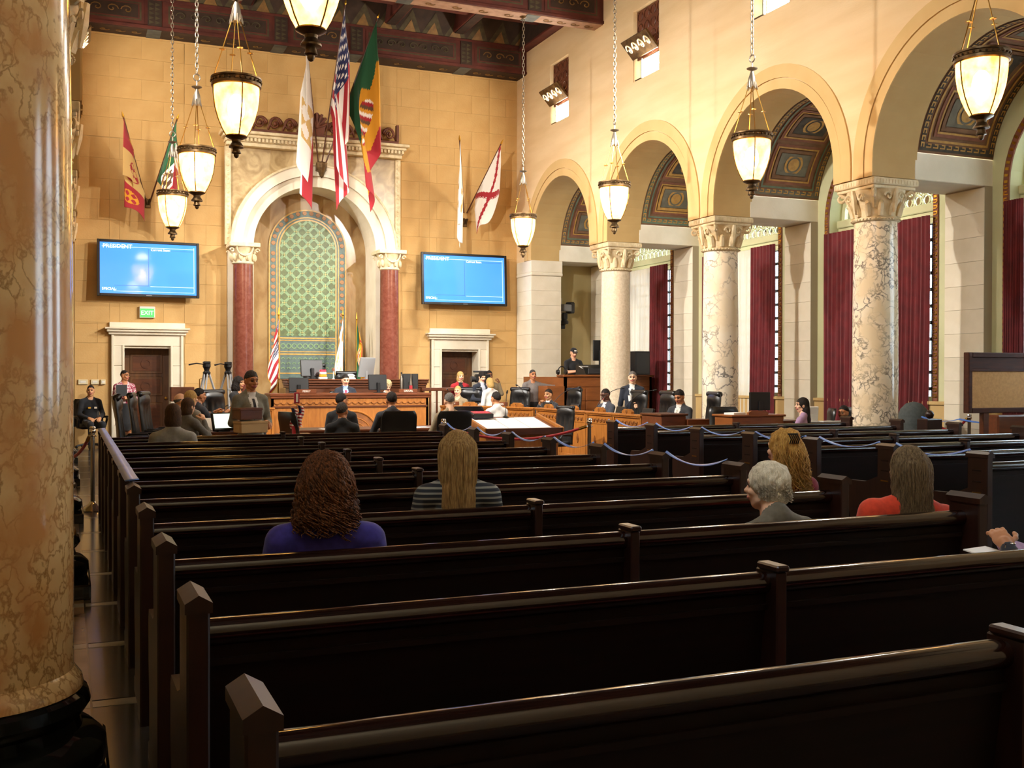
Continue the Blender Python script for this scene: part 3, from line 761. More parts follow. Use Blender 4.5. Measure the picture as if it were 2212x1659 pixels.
for s_, nm in ((-1, 'left'), (1, 'right')):
    t_ = thing('niche_column', 'polished red marble column with white capital on the %s of the mosaic niche' % nm, 'column', (NC+s_*1.76, 25.08, 0), 0, 'red marble niche columns')
    m = MB(); m.lathe([(.235, .3), (.24, 1.4), (.225, 4.17)], n=28); m.build('shaft', 'red_marble', t_, smooth=30)
    m = MB(); m.box(-.32, .32, -.3, .26, 0, .14, .01); m.lathe([(.30, .14), (.31, .18), (.28, .22), (.27, .26), (.25, .3)], n=28); m.build('base', 'pale_limestone', t_, smooth=30)
    m = MB(); small_capital(m, .23, 4.16, NZ); m.build('capital', 'carved_limestone', t_, smooth=40)
# carved crest above the niche cornice
t_ = thing('carved_crest', 'dark red carved openwork wooden crest above the niche cornice', 'crest', (NC, 25.3, NTOP+.33))
m = MB(); m.box(-1.85, 2.05, -.06, .06, 0, .10, .01); m.box(1.99, 2.05, -.06, .06, .1, .5); m.build('rail', 'crest_wood', t_)
for i in range(11):
    if abs(-1.68+i*.35-.05) < .12: continue
    m = MB(); cx = -1.68+i*.35; sg = 1 if cx < 0 else -1
    m.tube([(cx+sg*.16*(1-t/26)*math.cos(t*.42), 0, .27+.16*(1-t/26)*math.sin(t*.42)) for t in range(24)], [.034*(1-t/40) for t in range(24)], 6)
    m.tube([(cx-sg*.17+sg*.05*t, 0, .12+.30*math.sin(t*.45)) for t in range(7)], .028, 6)
    m.sphere((cx, 0, .27), (.05, .04, .05), 8, 6)
    m.build('scroll', 'crest_wood', t_, smooth=True)
m = MB(); m.prism([(-.16, .05), (.16, .05), (.22, .3), (.17, .5), (0, .62), (-.17, .5), (-.22, .3)], 'Y', -.07, .07)
for i in range(7): a = PI*(i+.5)/7; m.tube([(0, -.08, .25), (.28*math.cos(a), -.10, .3+.3*math.sin(a))], [.02, .035], 6)
m.build('shell', 'crest_wood', t_, smooth=30)

# doors with stone surrounds
for k, (dx, nm) in enumerate(((1.65, 'left'), (9.23, 'right'))):
    m = MB(); m.box(dx-.51, dx+.51, FAR+.42, FAR+.50, 0, 2.25); d = struct(m.build('door_%d' % (k+1), 'door_wood'))
    for zz0, zz1 in ((.2, .95), (1.1, 1.55), (1.62, 2.08)):
        q = MB(); q.box(dx-.36, dx+.36, FAR+.40, FAR+.42, zz0, zz1, .015); q.build('door_panel', 'door_wood', d)
        q = MB(); q.box(dx-.30, dx+.30, FAR+.392, FAR+.40, zz0+.06, zz1-.06, .01); ring_y(q, .08, .12, FAR+.375, FAR+.395, (zz0+zz1)/2, dx, 16, a0=0, a1=2*PI); q.build('carved_field', 'oak_dark', d)
    q = MB(); q.sphere((dx+.43, FAR+.37, 1.05), .035); q.build('door_knob', 'brass', d)
    s_ = MB(); s_.box(dx-.51, dx+.51, FAR, FAR+.42, 2.2, 2.26)
    tr = struct(s_.build('trim_%d' % (k+1), 'pale_limestone'))
    for a, b in ((dx-.78, dx-.51), (dx+.51, dx+.78)):
        for i in range(5): q = MB(); q.box(a, b, FAR-.07, FAR+.02, i*.45+.003, i*.45+.447, .006); q.build('jamb_block', 'pale_limestone', tr)
        q = MB(); q.box(a+(.27-.06 if a > dx else 0), b-(0 if a > dx else .21), FAR-.11, FAR, 0, 2.5, .01); q.build('outer_fillet', 'pale_limestone', tr)
        q = MB(); q.box(min(a, b)+(.0 if a > dx else .22), min(a, b)+(.05 if a > dx else .27), FAR-.09, FAR+.415, 0, 2.27, .008); q.v = [(vx+(.012 if a < dx else -.012), vy, vz) for vx, vy, vz in q.v]; q.build('reveal', 'pale_limestone', tr)
    q = MB(); q.box(dx-.78, dx+.78, FAR-.07, FAR+.02, 2.25, 2.52, .006); q.build('lintel_block', 'pale_limestone', tr)
    q = MB(); q.box(dx-.84, dx+.84, FAR-.14, FAR, 2.50, 2.56, .012); q.box(dx-.88, dx+.88, FAR-.20, FAR, 2.56, 2.62, .015); q.box(dx-.92, dx+.92, FAR-.24, FAR, 2.62, 2.66, .01); q.build('cornice', 'pale_limestone', tr)
    q = MB(); q.box(dx-.82, dx+.82, FAR-.09, FAR, 2.66, 2.78, .01); q.build('blocking_course', 'pale_limestone', tr)

# televisions
def television(x0, x1, z0, z1, label):
    cx, cz = (x0+x1)/2, (z0+z1)/2; w, h = x1-x0, z1-z0
    t = thing('wall_television', label, 'television', (cx, 25.22, cz), 0, 'wall televisions'); t.rotation_euler = (math.radians(-3), 0, 0)
    m = MB(); b = .06
    for a in ((-w/2, -w/2+b, -h/2, h/2), (w/2-b, w/2, -h/2, h/2), (-w/2+b, w/2-b, h/2-b, h/2), (-w/2+b, w/2-b, -h/2, -h/2+b)): m.box(a[0], a[1], -.03, .05, a[2], a[3], .006)
    m.build('bezel', 'black_plastic', t)
    m = MB(); m.box(-w/2+.02, w/2-.02, 0, .09, -h/2+.02, h/2-.02); m.build('back', 'black_plastic', t)
    m = MB(); m.box(-w/2+b, w/2-b, -.008, .0, -h/2+b, h/2-b); sc = m.build('screen', 'screen_blue', t)
    W2, H2 = w/2-b, h/2-b
    m = MB()
    for a in ((-W2+.04, W2-.05, H2-.10, H2-.09), (W2-.06, W2-.05, -H2+.05, H2-.06), (-W2+.28, W2-.05, -H2+.05, -H2+.058), (.03, W2-.06, -H2+.17, -H2+.18)): m.box(a[0], a[1], -.012, -.008, a[2], a[3])
    m.build('screen_line', 'screen_line', t)
    m = MB()
    for a in ((-.01, 0, -H2+.18, H2-.12), (-W2+.3, .0, -H2+.18, -H2+.19), (.02, W2-.06, H2-.15, H2-.142)): m.box(a[0], a[1], -.011, -.008, a[2], a[3])
    m.build('screen_divider', 'screen_line_dark', t)
    T = lambda x, z: Matrix.Translation((x, -.014, z)) @ FACE_S
    text_mesh('PRESIDENT', .125, 'title_text', 'screen_text', t, T(-W2+.06, H2-.09), .001, 'LEFT')
    text_mesh('Current Item:', .075, 'item_text', 'screen_text', t, T(.04, H2-.14), .001, 'LEFT')
    text_mesh('SPECIAL:', .08, 'footer_text', 'screen_text', t, T(-W2+.04, -H2+.10), .001, 'LEFT')
    m = MB(); m.box(-.06, .06, -.034, -.03, -h/2+.02, -h/2+.035); m.build('maker_mark', 'grey_plastic', t)
    m = MB(); m.box(-.3, .3, .09, .26, -.3, .3); m.build('wall_bracket', 'black_plastic', t)
television(.57, 2.76, 3.35, 4.62, 'large blue-screened television on the far wall above the exit sign')
television(8.12, 10.42, 3.37, 4.68, 'large blue-screened television on the far wall beside the arcade')
t_ = thing('exit_sign', 'green lit exit sign under the left television', 'sign', (1.64, FAR-.06, 3.02))
m = MB(); m.box(-.17, .17, -.03, .04, -.13, .13, .01); m.build('housing', 'white_plastic', t_)
m = MB(); m.box(-.15, .15, -.037, -.03, -.115, .08); m.build('face', 'exit_green', t_)
text_mesh('EXIT', .135, 'lettering', 'exit_letter', t_, Matrix.Translation((0, -.04, -.02)) @ FACE_S, .001)
for i, (x, z, w) in enumerate(((.28, 1.43, .20), (.53, 1.43, .17), (.70, 1.43, .10))):
    t_ = thing('wall_plate', ['wide pale switch plate on the far wall, leftmost of three', 'pale switch plate in the middle of three on the far wall', 'small raised pale wall box beside the left door'][i], 'switch plate', (x, FAR-.02, z))
    m = MB(); m.box(-w/2, w/2, -.025-(.04 if i == 2 else 0), 0, -.055, .055, .006); m.build('cover', 'beige_plate', t_)
    m = MB(); m.box(-w*.3, w*.3, -.032-(.04 if i == 2 else 0), -.02, -.02, .02, .003); m.build('switch', 'white_plastic', t_)

# ------------------------------------------------------------------ great columns
def column_parts(root, shaft_mat, base_mat='black_marble'):
    m = MB(); m.box(-.46, .46, -.46, .46, 0, .11, .012)
    m.lathe([(.44, .11), (.455, .15), (.45, .21), (.41, .25), (.365, .27), (.355, .31), (.375, .33), (.395, .36), (.385, .40), (.36, .42)], n=40); m.build('base', base_mat, root, smooth=35)
    m = MB(); m.lathe([(.37, .42), (.365, .45), (.335, .49), (.335, 1.6), (.33, 2.6), (.312, 3.92)], n=44); m.build('shaft', shaft_mat, root, smooth=35)
    m = MB(); m.lathe([(.325, 3.90), (.35, 3.915), (.35, 3.945), (.325, 3.96), (.315, 3.98), (.34, 4.12), (.40, 4.27), (.43, 4.36)], n=36)
    for i in range(40):
        a = 2*PI*i/40; m.sphere((.352*math.cos(a), .352*math.sin(a), 3.93), (.017, .017, .013), 5, 4)
    for i in range(12):
        a = 2*PI*i/12; c, s_ = math.cos(a), math.sin(a)
        m.tube([(.325*c, .325*s_, 3.98), (.345*c, .345*s_, 4.06), (.375*c, .375*s_, 4.14), (.41*c, .41*s_, 4.17), (.415*c, .415*s_, 4.145)], [.045, .05, .042, .03, .012], 6)
    for k in range(4):
        a = PI/4+k*PI/2; c, s_ = math.cos(a), math.sin(a)
        m.tube([((.50+.075*math.cos(t*.5+2.2)*(1-t/18))*c, (.50+.075*math.cos(t*.5+2.2)*(1-t/18))*s_, 4.30+.075*math.sin(t*.5+2.2)*(1-t/18)) for t in range(16)], [.03*(1-t/28) for t in range(16)], 6)
        m.tube([(.34*c, .34*s_, 4.1), (.44*c, .44*s_, 4.32), (.52*c, .52*s_, 4.38)], [.03, .04, .04], 6)
        a = k*PI/2; c, s_ = math.cos(a), math.sin(a); tx, ty = -s_, c
        for q in (-1, 1): m.tube([(.405*c+tx*q*(.12+.075*math.cos(t*.5)*(1-t/16)), .405*s_+ty*q*(.12+.075*math.cos(t*.5)*(1-t/16)), 4.25+.075*math.sin(t*.5)*(1-t/16)) for t in range(14)], .016, 5)
        m.tube([(.39*c, .39*s_, 4.02), (.41*c, .41*s_, 4.2), (.44*c, .44*s_, 4.36)], [.02, .05, .03], 6)
    m.build('capital', 'carved_limestone', root, smooth=45)
    m = MB(); m.box(-.40, .40, -.40, .40, 4.36, 4.41, .01); m.box(-.43, .43, -.43, .43, 4.41, 4.515, .012)
    for k in range(15):
        x = -.42+k*.0575
        for q in (0, 1):
            for s_ in (-.435, .425):
                if q: m.box(x, x+.035, s_, s_+.01, 4.43, 4.49)
                else: m.box(s_, s_+.01, x, x+.035, 4.43, 4.49)
    m.build('abacus', 'carved_limestone', root)
RC = [('marble_pinkcream', 'pale granular cream column nearest the right-hand television'), ('marble_veined', 'white marble column with dark net veins on its lower half'), ('marble_breccia', 'thick brecciated marble column before the red curtains'), ('marble_veined', 'arcade column just outside the right edge of the photograph')]
for i, (mt, lb) in enumerate(RC):
    t_ = thing('marble_column', lb, 'column', (XR+.43, LINES[i], 0), 0, 'right arcade columns'); column_parts(t_, mt)
lc = thing('marble_column', 'golden breccia marble column filling the left edge of the photograph', 'column', (XL-.43, LINES[4], 0), 0, 'left arcade columns'); column_parts(lc, 'breccia_left')
ords = ['next left arcade column, its base just past the near one', 'third left arcade column, its capital showing beside the near one', 'fourth left arcade column beyond the brass stanchion', 'farthest left arcade column by the far wall']
for i, y in enumerate((LINES[3], LINES[2], LINES[1], LINES[0])): copy_tree(lc, None, (XL-.43, y, 0), label=ords[i])

# ------------------------------------------------------------------ upper openings: hinged relief shutters and television floodlights
def upper_opening(side, ym, lbl, live=True):
    S = 1 if side > 0 else -1; x0 = XR if side > 0 else XL
    t = thing('shutter', 'relief-carved wooden hopper shutter open in the '+lbl, 'shutter', (x0, ym, 8.14), 0 if S > 0 else PI, 'hopper shutters')
    M = MB(Matrix.Rotation(math.radians(-42), 4, 'Y')); M.box(-.02, .025, -.51, .51, 0, .44, .006); M.build('panel', 'bronze', t)
    M = MB(Matrix.Rotation(math.radians(-42), 4, 'Y'))
    for i in range(4):
        cy = -.36+i*.24
        M.tube([(-.03, cy+.09*(1-q/16)*math.cos(q*.5), .22+.14*(1-q/16)*math.sin(q*.5)) for q in range(15)], .016, 5); M.sphere((-.03, cy, .22), .03, 6, 5)
    M.build('relief', 'carved_limestone', t)
    M = MB(); M.box(.10, .13, -.52, .52, .0, 1.0); M.build('upper_grille', 'crest_wood', t)
    M = MB()
    for i in range(4):
        for k in range(4): M.tube([(.095, -.39+i*.26+.1*math.cos(2*PI*q/10), .13+k*.25+.1*math.sin(2*PI*q/10)) for q in range(10)], .012, 4, True)
    M.build('grille_rings', 'oak_dark', t)
    f = thing('floodlight', 'glaring television floodlight under the shutter in the '+lbl, 'floodlight', (x0, ym, 7.90), 0 if S > 0 else PI, 'television floodlights')
    M = MB(); M.box(.06, .34, -.46, .16, -.20, .19, .02); M.build('housing', 'black_plastic', f)
    M = MB(); M.box(.045, .06, -.44, .14, -.18, .17); M.build('lens', 'flood_lens', f)
    M = MB(); M.box(.0, .05, .17, .20, -.2, .2); M.box(.0, .05, .22, .45, -.205, -.19); M.build('barn_door', 'silver_pole', f)
    if live:
        l = bpy.data.lights.new('flood_beam', 'SPOT'); l.energy = FLOOD_W*live; l.spot_size = math.radians(54 if S > 0 else 60 if ym > 20 or ym < 12 else 88); l.spot_blend = 1.0; l.shadow_soft_size = .16; l.color = (1, .97, .92)
        o = bpy.data.objects.new('flood_beam', l); COL.objects.link(o); o.parent = f
        loc = Vector((x0-S*.02, ym-(.17 if S > 0 else -.17), 7.89)); tgt = Vector((3.6 if ym < 20 else 6.5, 25.3, 1.0)) if S > 0 else Vector((11.6, min(ym+1.5, 21.5), .8)) if 12 < ym < 20 else Vector((8.6, 25.3, 1.6))
        d = (tgt-loc); d = Matrix.Rotation(-(0 if S > 0 else PI), 3, 'Z') @ d
        o.location = (-.02, -.17, -.01); o.rotation_euler = d.to_track_quat('-Z', 'Y').to_euler()
wh = ['right wall nearest the corner', 'right wall, second from the corner', 'right wall, third from the corner', 'right wall, fourth from the corner']
for i in range(4): upper_opening(1, MIDS[i], wh[i], [.4, 2.4, 4.2, 5.0][i])
wl = ['left wall nearest the corner', 'left wall, second from the corner', 'left wall, third from the corner', 'left wall, fourth from the corner']
for i in range(4): upper_opening(-1, MIDS[i], wl[i], [1.2, 2.9, 3.3, 4.5][i])

# ------------------------------------------------------------------ pendant lamps
def make_lamp():
    t = thing('pendant_lamp', 'x', 'lamp', (0, 0, 0), 0, 'bronze bowl pendant lamps')
    m = MB(); m.lathe([(.262, .80), (.262, .74), (.258, .66), (.24, .54), (.205, .42), (.16, .31), (.115, .23)], n=32); m.build('glass_bowl', 'lamp_glass', t, smooth=60)
    m = MB(); m.sphere((0, 0, .55), (.10, .10, .17), 14, 10); m.build('bulb_cluster', 'lamp_filament', t, smooth=True)
    m = MB(); m.lathe([(.27, .79), (.285, .80), (.285, .83), (.275, .84), (.28, .87), (.29, .88), (.29, .90), (.265, .90), (.262, .80)], n=32); b = m.build('rim_band', 'bronze', t, smooth=30)
    m = MB()
    for i in range(28): a = 2*PI*i/28; m.sphere((.284*math.cos(a), .284*math.sin(a), .853), (.014, .014, .014), 5, 4)
    m.build('rim_ornament', 'bronze', b)['kind'] = 'stuff'
    for i in range(4):
        a = PI/4+i*PI/2+.2; c, s_ = math.cos(a), math.sin(a)
        m = MB(); m.tube([(r*c, r*s_, z) for r, z in ((.268, .80), (.266, .70), (.246, .54), (.212, .42), (.166, .31), (.12, .23))], .008, 5); m.build('rib', 'bronze', t)
        m = MB(); m.tube([(.262*c, .262*s_, .89), (.042*c, .042*s_, 1.60)], .0065, 6); r = m.build('rod', 'brass', t)
        m = MB(); m.lathe([(0, -.006), (.036, -.004), (.036, .004), (0, .006)], (.163*c, .163*s_, 1.215), 12); m.build('rod_disc', 'brass', r)
    m = MB(); m.lathe([(.12, .235), (.125, .22), (.09, .20), (.055, .185), (.05, .16), (.085, .11), (.085, .095), (.04, .09), (.045, .06), (.055, .03), (.03, .02), (.03, -.0), (.02, -.02), (.0, -.03)], n=20); m.build('finial', 'bronze', t, smooth=30)
    m = MB(); m.lathe([(.055, 1.56), (.06, 1.62), (.05, 1.70), (.03, 1.76), (.02, 1.80), (.075, 1.825), (.08, 1.835), (.015, 1.85), (.015, 1.92)], n=18)
    for i in range(6): a = 2*PI*i/6; m.tube([(.05*math.cos(a), .05*math.sin(a), 1.64), (.072*math.cos(a), .072*math.sin(a), 1.55), (.08*math.cos(a), .08*math.sin(a), 1.53)], [.015, .012, .004], 5)
    m.build('cap', 'chain_metal', t, smooth=30)
    m = MB(); m.tube([(.052*math.cos(2*PI*i/16), 0, 1.975+.052*math.sin(2*PI*i/16)) for i in range(16)], .011, 6, True); m.build('ring', 'chain_metal', t, smooth=True)
    m = MB(); z = 2.03; i = 0
    while z < 5.13:
        P = []
        for k in range(12):
            a = 2*PI*k/12; u, w = .024*math.cos(a), .05*math.sin(a); P.append((u, 0, z+.045+w) if i % 2 else (0, u, z+.045+w))
        m.tube(P, .0075, 5, True); z += .078; i += 1
    m.build('chain', 'chain_metal', t, smooth=True)
    m = MB(); m.lathe([(.09, 5.16), (.09, 5.14), (.03, 5.10), (.0, 5.09)], n=16); m.build('ceiling_rose', 'bronze', t)
    l = bpy.data.lights.new('bulb', 'POINT'); l.energy = LAMP_W; l.color = (1, .68, .32); l.shadow_soft_size = .15
    o = bpy.data.objects.new('bulb', l); COL.objects.link(o); o.parent = t; o.location = (0, 0, .98)
    return t
lamp0 = make_lamp(); first = True
lampnames = {(0, 0): 'pendant lamp hanging before the left television, farthest of the left row', (0, 1): 'pendant lamp of the left row, second from the far wall', (0, 2): 'large pendant lamp overlapping the niche cornice, third of the left row',
             (0, 3): 'pendant lamp cut by the top edge before the flags', (1, 0): 'pendant lamp hanging beside the right television', (1, 1): 'pendant lamp hanging before the second arch', (1, 2): 'pendant lamp hanging before the third arch', (1, 3): 'nearest right pendant lamp, before the arch at the right edge'}
for s_, X in ((0, 1.80), (1, 9.0)):
    for i in range(4):
        kw = dict(label='glowing bronze bowl '+lampnames[s_, i])
        if first: lamp0.location = (X, LINES[i], 4.15); lamp0['label'] = kw['label']; first = False
        else: copy_tree(lamp0, None, (X, LINES[i], 4.15), rz=.35*i+s_, **kw)

# ------------------------------------------------------------------ flags
for n_, c_ in dict(flag_red='#9e1622', flag_white='#e9e2d8', flag_blue='#1f2350', flag_green='#14532f', flag_gold='#d08f10', flag_tan='#cda763', flag_brown='#5a4028', flag_fringe='#d09a20').items(): mat(n_, c_, rough=.8, sheen=.2)
FM = ['flag_white', 'flag_red', 'flag_blue', 'flag_green', 'flag_gold', 'flag_tan', 'flag_brown', 'flag_fringe']
def d_us(s, v):
    if s < 7/13 and v < .42:
        a, b = s/(7/13)*9, v/.42*11; i, j = int(a), int(b)
        return 0 if (i+j) % 2 == 0 and (a-i-.5)**2+(b-j-.5)**2*.7 < .12 else 2
    return 1 if int(s*13) % 2 == 0 else 0
def d_ca(s, v):
    if s > .84: return 1
    if (s-.18)**2+((v-.16)*1.5)**2 < .004: return 1
    if .38 < s < .6 and .32 < v < .68 and (math.sin(v*40)+math.cos(s*50)) > -.1: return 5
    if .68 < s < .76 and .25 < v < .75 and int(v*36) % 2: return 5
    return 0
def d_la(s, v):
    z = .06*abs(((s*6) % 2)-1)
    if ((s-.5)/.22)**2+((v-.5)/.15)**2 < 1: return (0, 1, 6, 4)[int((s*23+v*31)) % 4]
    return 3 if v < .20+z*2 else 4 if v < .74+z*1.5 else 1
def d_mex(s, v):
    if ((s-.5)/.2)**2+((v-.5)/.13)**2 < 1 and math.sin(s*40)*math.cos(v*50) > -.3: return 6
    return 3 if v < .333 else 0 if v < .667 else 1
def d_cl(s, v):
    q = (s < .5) != (v < .5)
    e = ((s % .5)-.25)**2+((v % .5)-.25)**2
    if e < .02 and math.sin(s*60)+math.cos(v*50) > -.2: return 1 if q else 4
    return 5 if q else 1
def d_burg(s, v):
    w = .055+.025*(int((s+v)*16) % 2)
    return 1 if abs(s-v) < w or abs(s+v-1) < w else 0
def d_bear(s, v):
    return 5 if ((s-.5)/.22)**2+((v-.45)/.18)**2 < 1 and ((s-.5)/.14)**2+((v-.45)/.11)**2 > .6 and math.sin(s*50+v*30) > -.3 else 0
def flag(name, label, base, tip, hoist, fly, design, c=.75, folds=2.6, amp=.10, group='wall flags', out=(0, -1), tipz=.06, fringe=0, polemat='oak_dark', lean=0, twist=0, spread=0):
    base, tip = Vector(base), Vector(tip); t = thing(name, label, 'flag', base, 0, group); d = tip-base
    m = MB(); m.tube([(0, 0, 0), tuple(d)], .018, 8); m.build('pole', polemat, t)
    n = d.normalized(); m = MB(); m.tube([tuple(d), tuple(d+n*.03), tuple(d+n*.07), tuple(d+n*(.07+tipz))], [.02, .028, .02, .004], 8); m.build('finial', 'gold', t)
    L = d.length; hx = Vector((-out[1], out[0], 0)); ox = Vector((out[0], out[1], 0))
    s0 = d*(1-.02)
    def fn(u, v):
        s = u; A = d*(1-.02-s*hoist/L)
        k = 1-(1-v)**2*0-0
        g = c*v**.55
        px = A.lerp(s0+Vector((lean*v, 0, 0)), g)
        z = A.z-fly*v*(1-.18*s)+(.10*math.sin(s*9)*v*v)
        a = amp*min(1, v*3.0)
        f1 = math.sin(2*PI*folds*s+twist*v); f2 = math.cos(2*PI*folds*s*1.0+.8+twist*v)
        P = Vector((px.x, px.y, 0))+hx*(a*f1+(s-.5)*.10*v+spread*v*(.35+.65*s))+ox*(a*.8*f2+.02)
        return (P.x, P.y, z)
    m = MB(); nu, nv = 78, 66
    def md(u, v):
        if fringe and (v > .96 or u > .96 or (u < .04 and False)): return 7
        return design(u, v)
    m.grid(fn, nu, nv, 0, md); o = m.build('cloth', FM, t, smooth=True)
    sm = o.modifiers.new('thickness', 'SOLIDIFY'); sm.thickness = .003
    return t
brk = (5.58, 25.1, 6.62)
flag('wall_flag', 'long white state flag with red lower stripe above the niche, left of three', (5.50, 25.1, 6.62), (5.03, 24.4, 9.66), 2.0, 2.75, d_ca, c=.72, folds=2.0, amp=.15, group='flags over the niche', lean=-.10, twist=1.0)
flag('wall_flag', 'stars and stripes flag hanging above the niche, middle of three', (5.58, 25.1, 6.62), (5.87, 23.95, 10.12), 2.4, 2.95, d_us, c=.74, folds=1.5, amp=.17, group='flags over the niche', lean=.0, twist=1.2)
flag('wall_flag', 'green, gold and red city flag above the niche, right of three', (5.66, 25.1, 6.62), (6.70, 24.2, 10.0), 2.2, 3.0, d_la, c=.62, folds=1.3, amp=.17, group='flags over the niche', lean=.05, twist=.6)
t_ = thing('flag_bracket', 'dark metal three-socket flag bracket at the centre of the niche cornice', 'bracket', (5.58, 25.1, 6.55))
m = MB(); m.lathe([(.0, -.25), (.05, -.2), (.12, .0), (.14, .12), (.1, .14)], n=12, sq=.6); m.build('socket', 'bronze', t_)
m = MB(); m.box(-.12, .12, .02, .3, -.06, .1); m.build('wall_plate', 'bronze', t_)
flag('wall_flag', 'red and tan quartered flag, leftmost on the far wall', (1.62, 25.42, 5.52), (1.10, 24.6, 7.22), 1.35, 1.25, d_cl, c=.35, folds=1.2, amp=.16, lean=.05)
flag('wall_flag', 'green, white and red flag behind the left pendant lamps', (1.70, 25.42, 5.52), (2.22, 24.6, 7.28), 1.45, 1.5, d_mex, c=.45, folds=1.2, amp=.13, lean=-.10)
flag('wall_flag', 'white flag with faint tan emblem hanging over the right television', (9.32, 25.42, 5.75), (8.87, 24.5, 7.38), 1.15, 2.05, d_bear, c=.78, folds=1.8, amp=.07, lean=-.02)
flag('wall_flag', 'white flag with ragged red saltire, rightmost on the far wall', (9.40, 25.42, 5.75), (9.97, 24.5, 7.38), 1.45, 1.25, d_burg, c=.12, folds=.8, amp=.11, lean=-.08)
for nm, bx in (('left', 1.66), ('right', 9.36)):
    t_ = thing('flag_bracket', 'small dark two-socket flag bracket above the %s television' % nm, 'bracket', (bx, 25.46, 5.5))
    m = MB(); m.box(-.06, .06, -.02, .02, -.1, .1, .01); m.build('wall_plate', 'bronze', t_)
    m = MB()
    for s_ in (-1, 1): m.tube([(s_*.01, -.01, -.03), (s_*.05, -.07, .1)], .028, 8)
    m.build('socket', 'bronze', t_)
def standing_flag(x, y, z, h, design, label, rz):
    t = flag('standing_flag', label, (x, y, z), (x+.02, y, z+h), h*.50, .50, design, c=.0, folds=1.4, amp=.06, spread=rz, group='standing flags behind the dais', fringe=1, polemat='gold', tipz=.12, lean=.0, twist=.5)
    m = MB(); m.lathe([(.16, 0), (.16, .03), (.05, .06), (.03, .12)], n=20); m.build('stand', 'brass', t)
standing_flag(4.40, 24.35, .0, 2.95, d_us, 'gold-fringed stars and stripes on a stand left of the mosaic', -.30)
standing_flag(6.20, 25.6, .0, 3.05, d_ca, 'gold-fringed white state flag on a stand right of the mosaic', -.24)
standing_flag(6.52, 25.5, .0, 2.95, d_la, 'gold-fringed green and gold city flag on a stand by the right niche column', .30)
# ------------------------------------------------------------------ pews
def make_pew(L, mid, plates):
    t = thing('pew', 'x', 'pew')
    prof = [(.13, 0), (.62, 0), (.62, .07), (.55, .10), (.56, .30), (.60, .42), (.60, .60), (.57, .635), (.36, .64), (.30, .66), (.20, .70), (.13, .70)]
    for s_, x in ((0, 0.0), (1, L)):
        x0, x1 = x-.031, x+.031
        m = MB(); m.box(x0, x1, 0, .20, .0, .955, .006); m.prism(prof, 'X', x0+.008, x1-.008)
        e = m.build('end_panel', 'pew_end_wood', t)
        m = MB(); w = .037
        pts = [(x-w, .95), (x+w, .95), (x+w, .978), (x, 1.0), (x-w, .978)]
        m.prism(pts, 'Y', -.012, .215); m.build('ridge_cap', 'pew_end_wood', e)
        if plates and s_ == 0:
            for i in range(3):
                m = MB(); m.box(x0-.004, x0, .06, .15, .66+i*.09, .672+i*.09); m.build('inlay_line', 'brass' if i == 0 else 'pew_wood', e)
    m = MB(); q = [(.185, .22), (.215, .22), (.135, .87), (.10, .87)]
    m.prism(q, 'X', .03, L-.03); b = m.build('backrest', 'pew_wood', t)
    m = MB(); rp = [(.118+.042*math.cos(a), .868+.040*math.sin(a)) for a in [PI*2*i/14 for i in range(14)]]; m.prism(rp, 'X', .03, L-.03); m.build('top_rail', 'pew_rail', b, smooth=50)
    m = MB(); m.prism([(.098, .775), (.118, .775), (.116, .795), (.096, .795)], 'X', .04, L-.04); m.build('moulding', 'pew_wood', b)
    m = MB(); m.box(.04, L-.04, .19, .62, .405, .44, .008); m.box(.06, L-.06, .55, .58, .06, .41); s = m.build('seat', 'pew_wood', t)
    m = MB(); m.box(.06, L-.06, .23, .60, .44, .485, .018); m.build('cushion', 'red_cushion', s, smooth=40)
    m = MB(); m.box(mid-.022, mid+.022, .045, .17, .0, .915, .005); m.box(mid-.027, mid+.027, .035, .16, .915, .938, .006); m.prism([(.2, .0), (.56, .0), (.56, .62), (.2, .66)], 'X', mid-.028, mid+.028); m.build('divider', 'pew_end_wood', t)
    return t
ROW = 1.0302
ordl = ['nearest', 'second', 'third', 'fourth', 'fifth', 'sixth', 'seventh', 'eighth', 'ninth', 'tenth', 'eleventh and farthest']
pewL = make_pew(3.95, 1.965, False); pewL.location = (.323, 1.944, 0); tag(pewL, 'dark wooden pew of the left block, nearest the camera', 'pew', 'left block of pews')
for k in range(1, 11): copy_tree(pewL, None, (.323, 1.944+ROW*k, 0), label='dark wooden pew of the left block, %s row from the camera' % ordl[k])
pewR = make_pew(3.92, 1.97, True); pewR.location = (6.70, 6.213, 0); tag(pewR, 'dark wooden pew of the right block, nearest row in view', 'pew', 'right block of pews')
for k in range(1, 7): copy_tree(pewR, None, (6.70, 6.213+ROW*k, 0), label='dark wooden pew of the right block, %s row from the camera' % ordl[k])
# blue tape strung along the pew ends
def tape(name, label, pts, sag, w, axis='x'):
    P = []
    for a, b in zip(pts, pts[1:]):
        a, b = Vector(a), Vector(b)
        for i in range(10):
            u = i/10; p = a.lerp(b, u); p.z -= sag*4*u*(1-u); P.append(p)
    P.append(Vector(pts[-1])); V = []; F = []
    for i, p in enumerate(P):
        tw = .5+.35*math.sin(i*.7) if sag > .02 else .1
        o = Vector((math.cos(tw)*w/2, 0, math.sin(tw)*w/2)); V += [tuple(p-o), tuple(p+o), tuple(p+o+Vector((0, 0, .003))), tuple(p-o+Vector((0, 0, .003)))]
    for i in range(len(P)-1):
        for j in range(4): F.append((4*i+j, 4*i+(j+1) % 4, 4*i+4+(j+1) % 4, 4*i+4+j))
    F += [(3, 2, 1, 0), tuple(4*(len(P)-1)+j for j in range(4))]
    m = MB(); m.add(V, F); tag(m.build(name, 'blue_tape', smooth=True), label, 'tape', 'blue barrier tapes')
pts = []
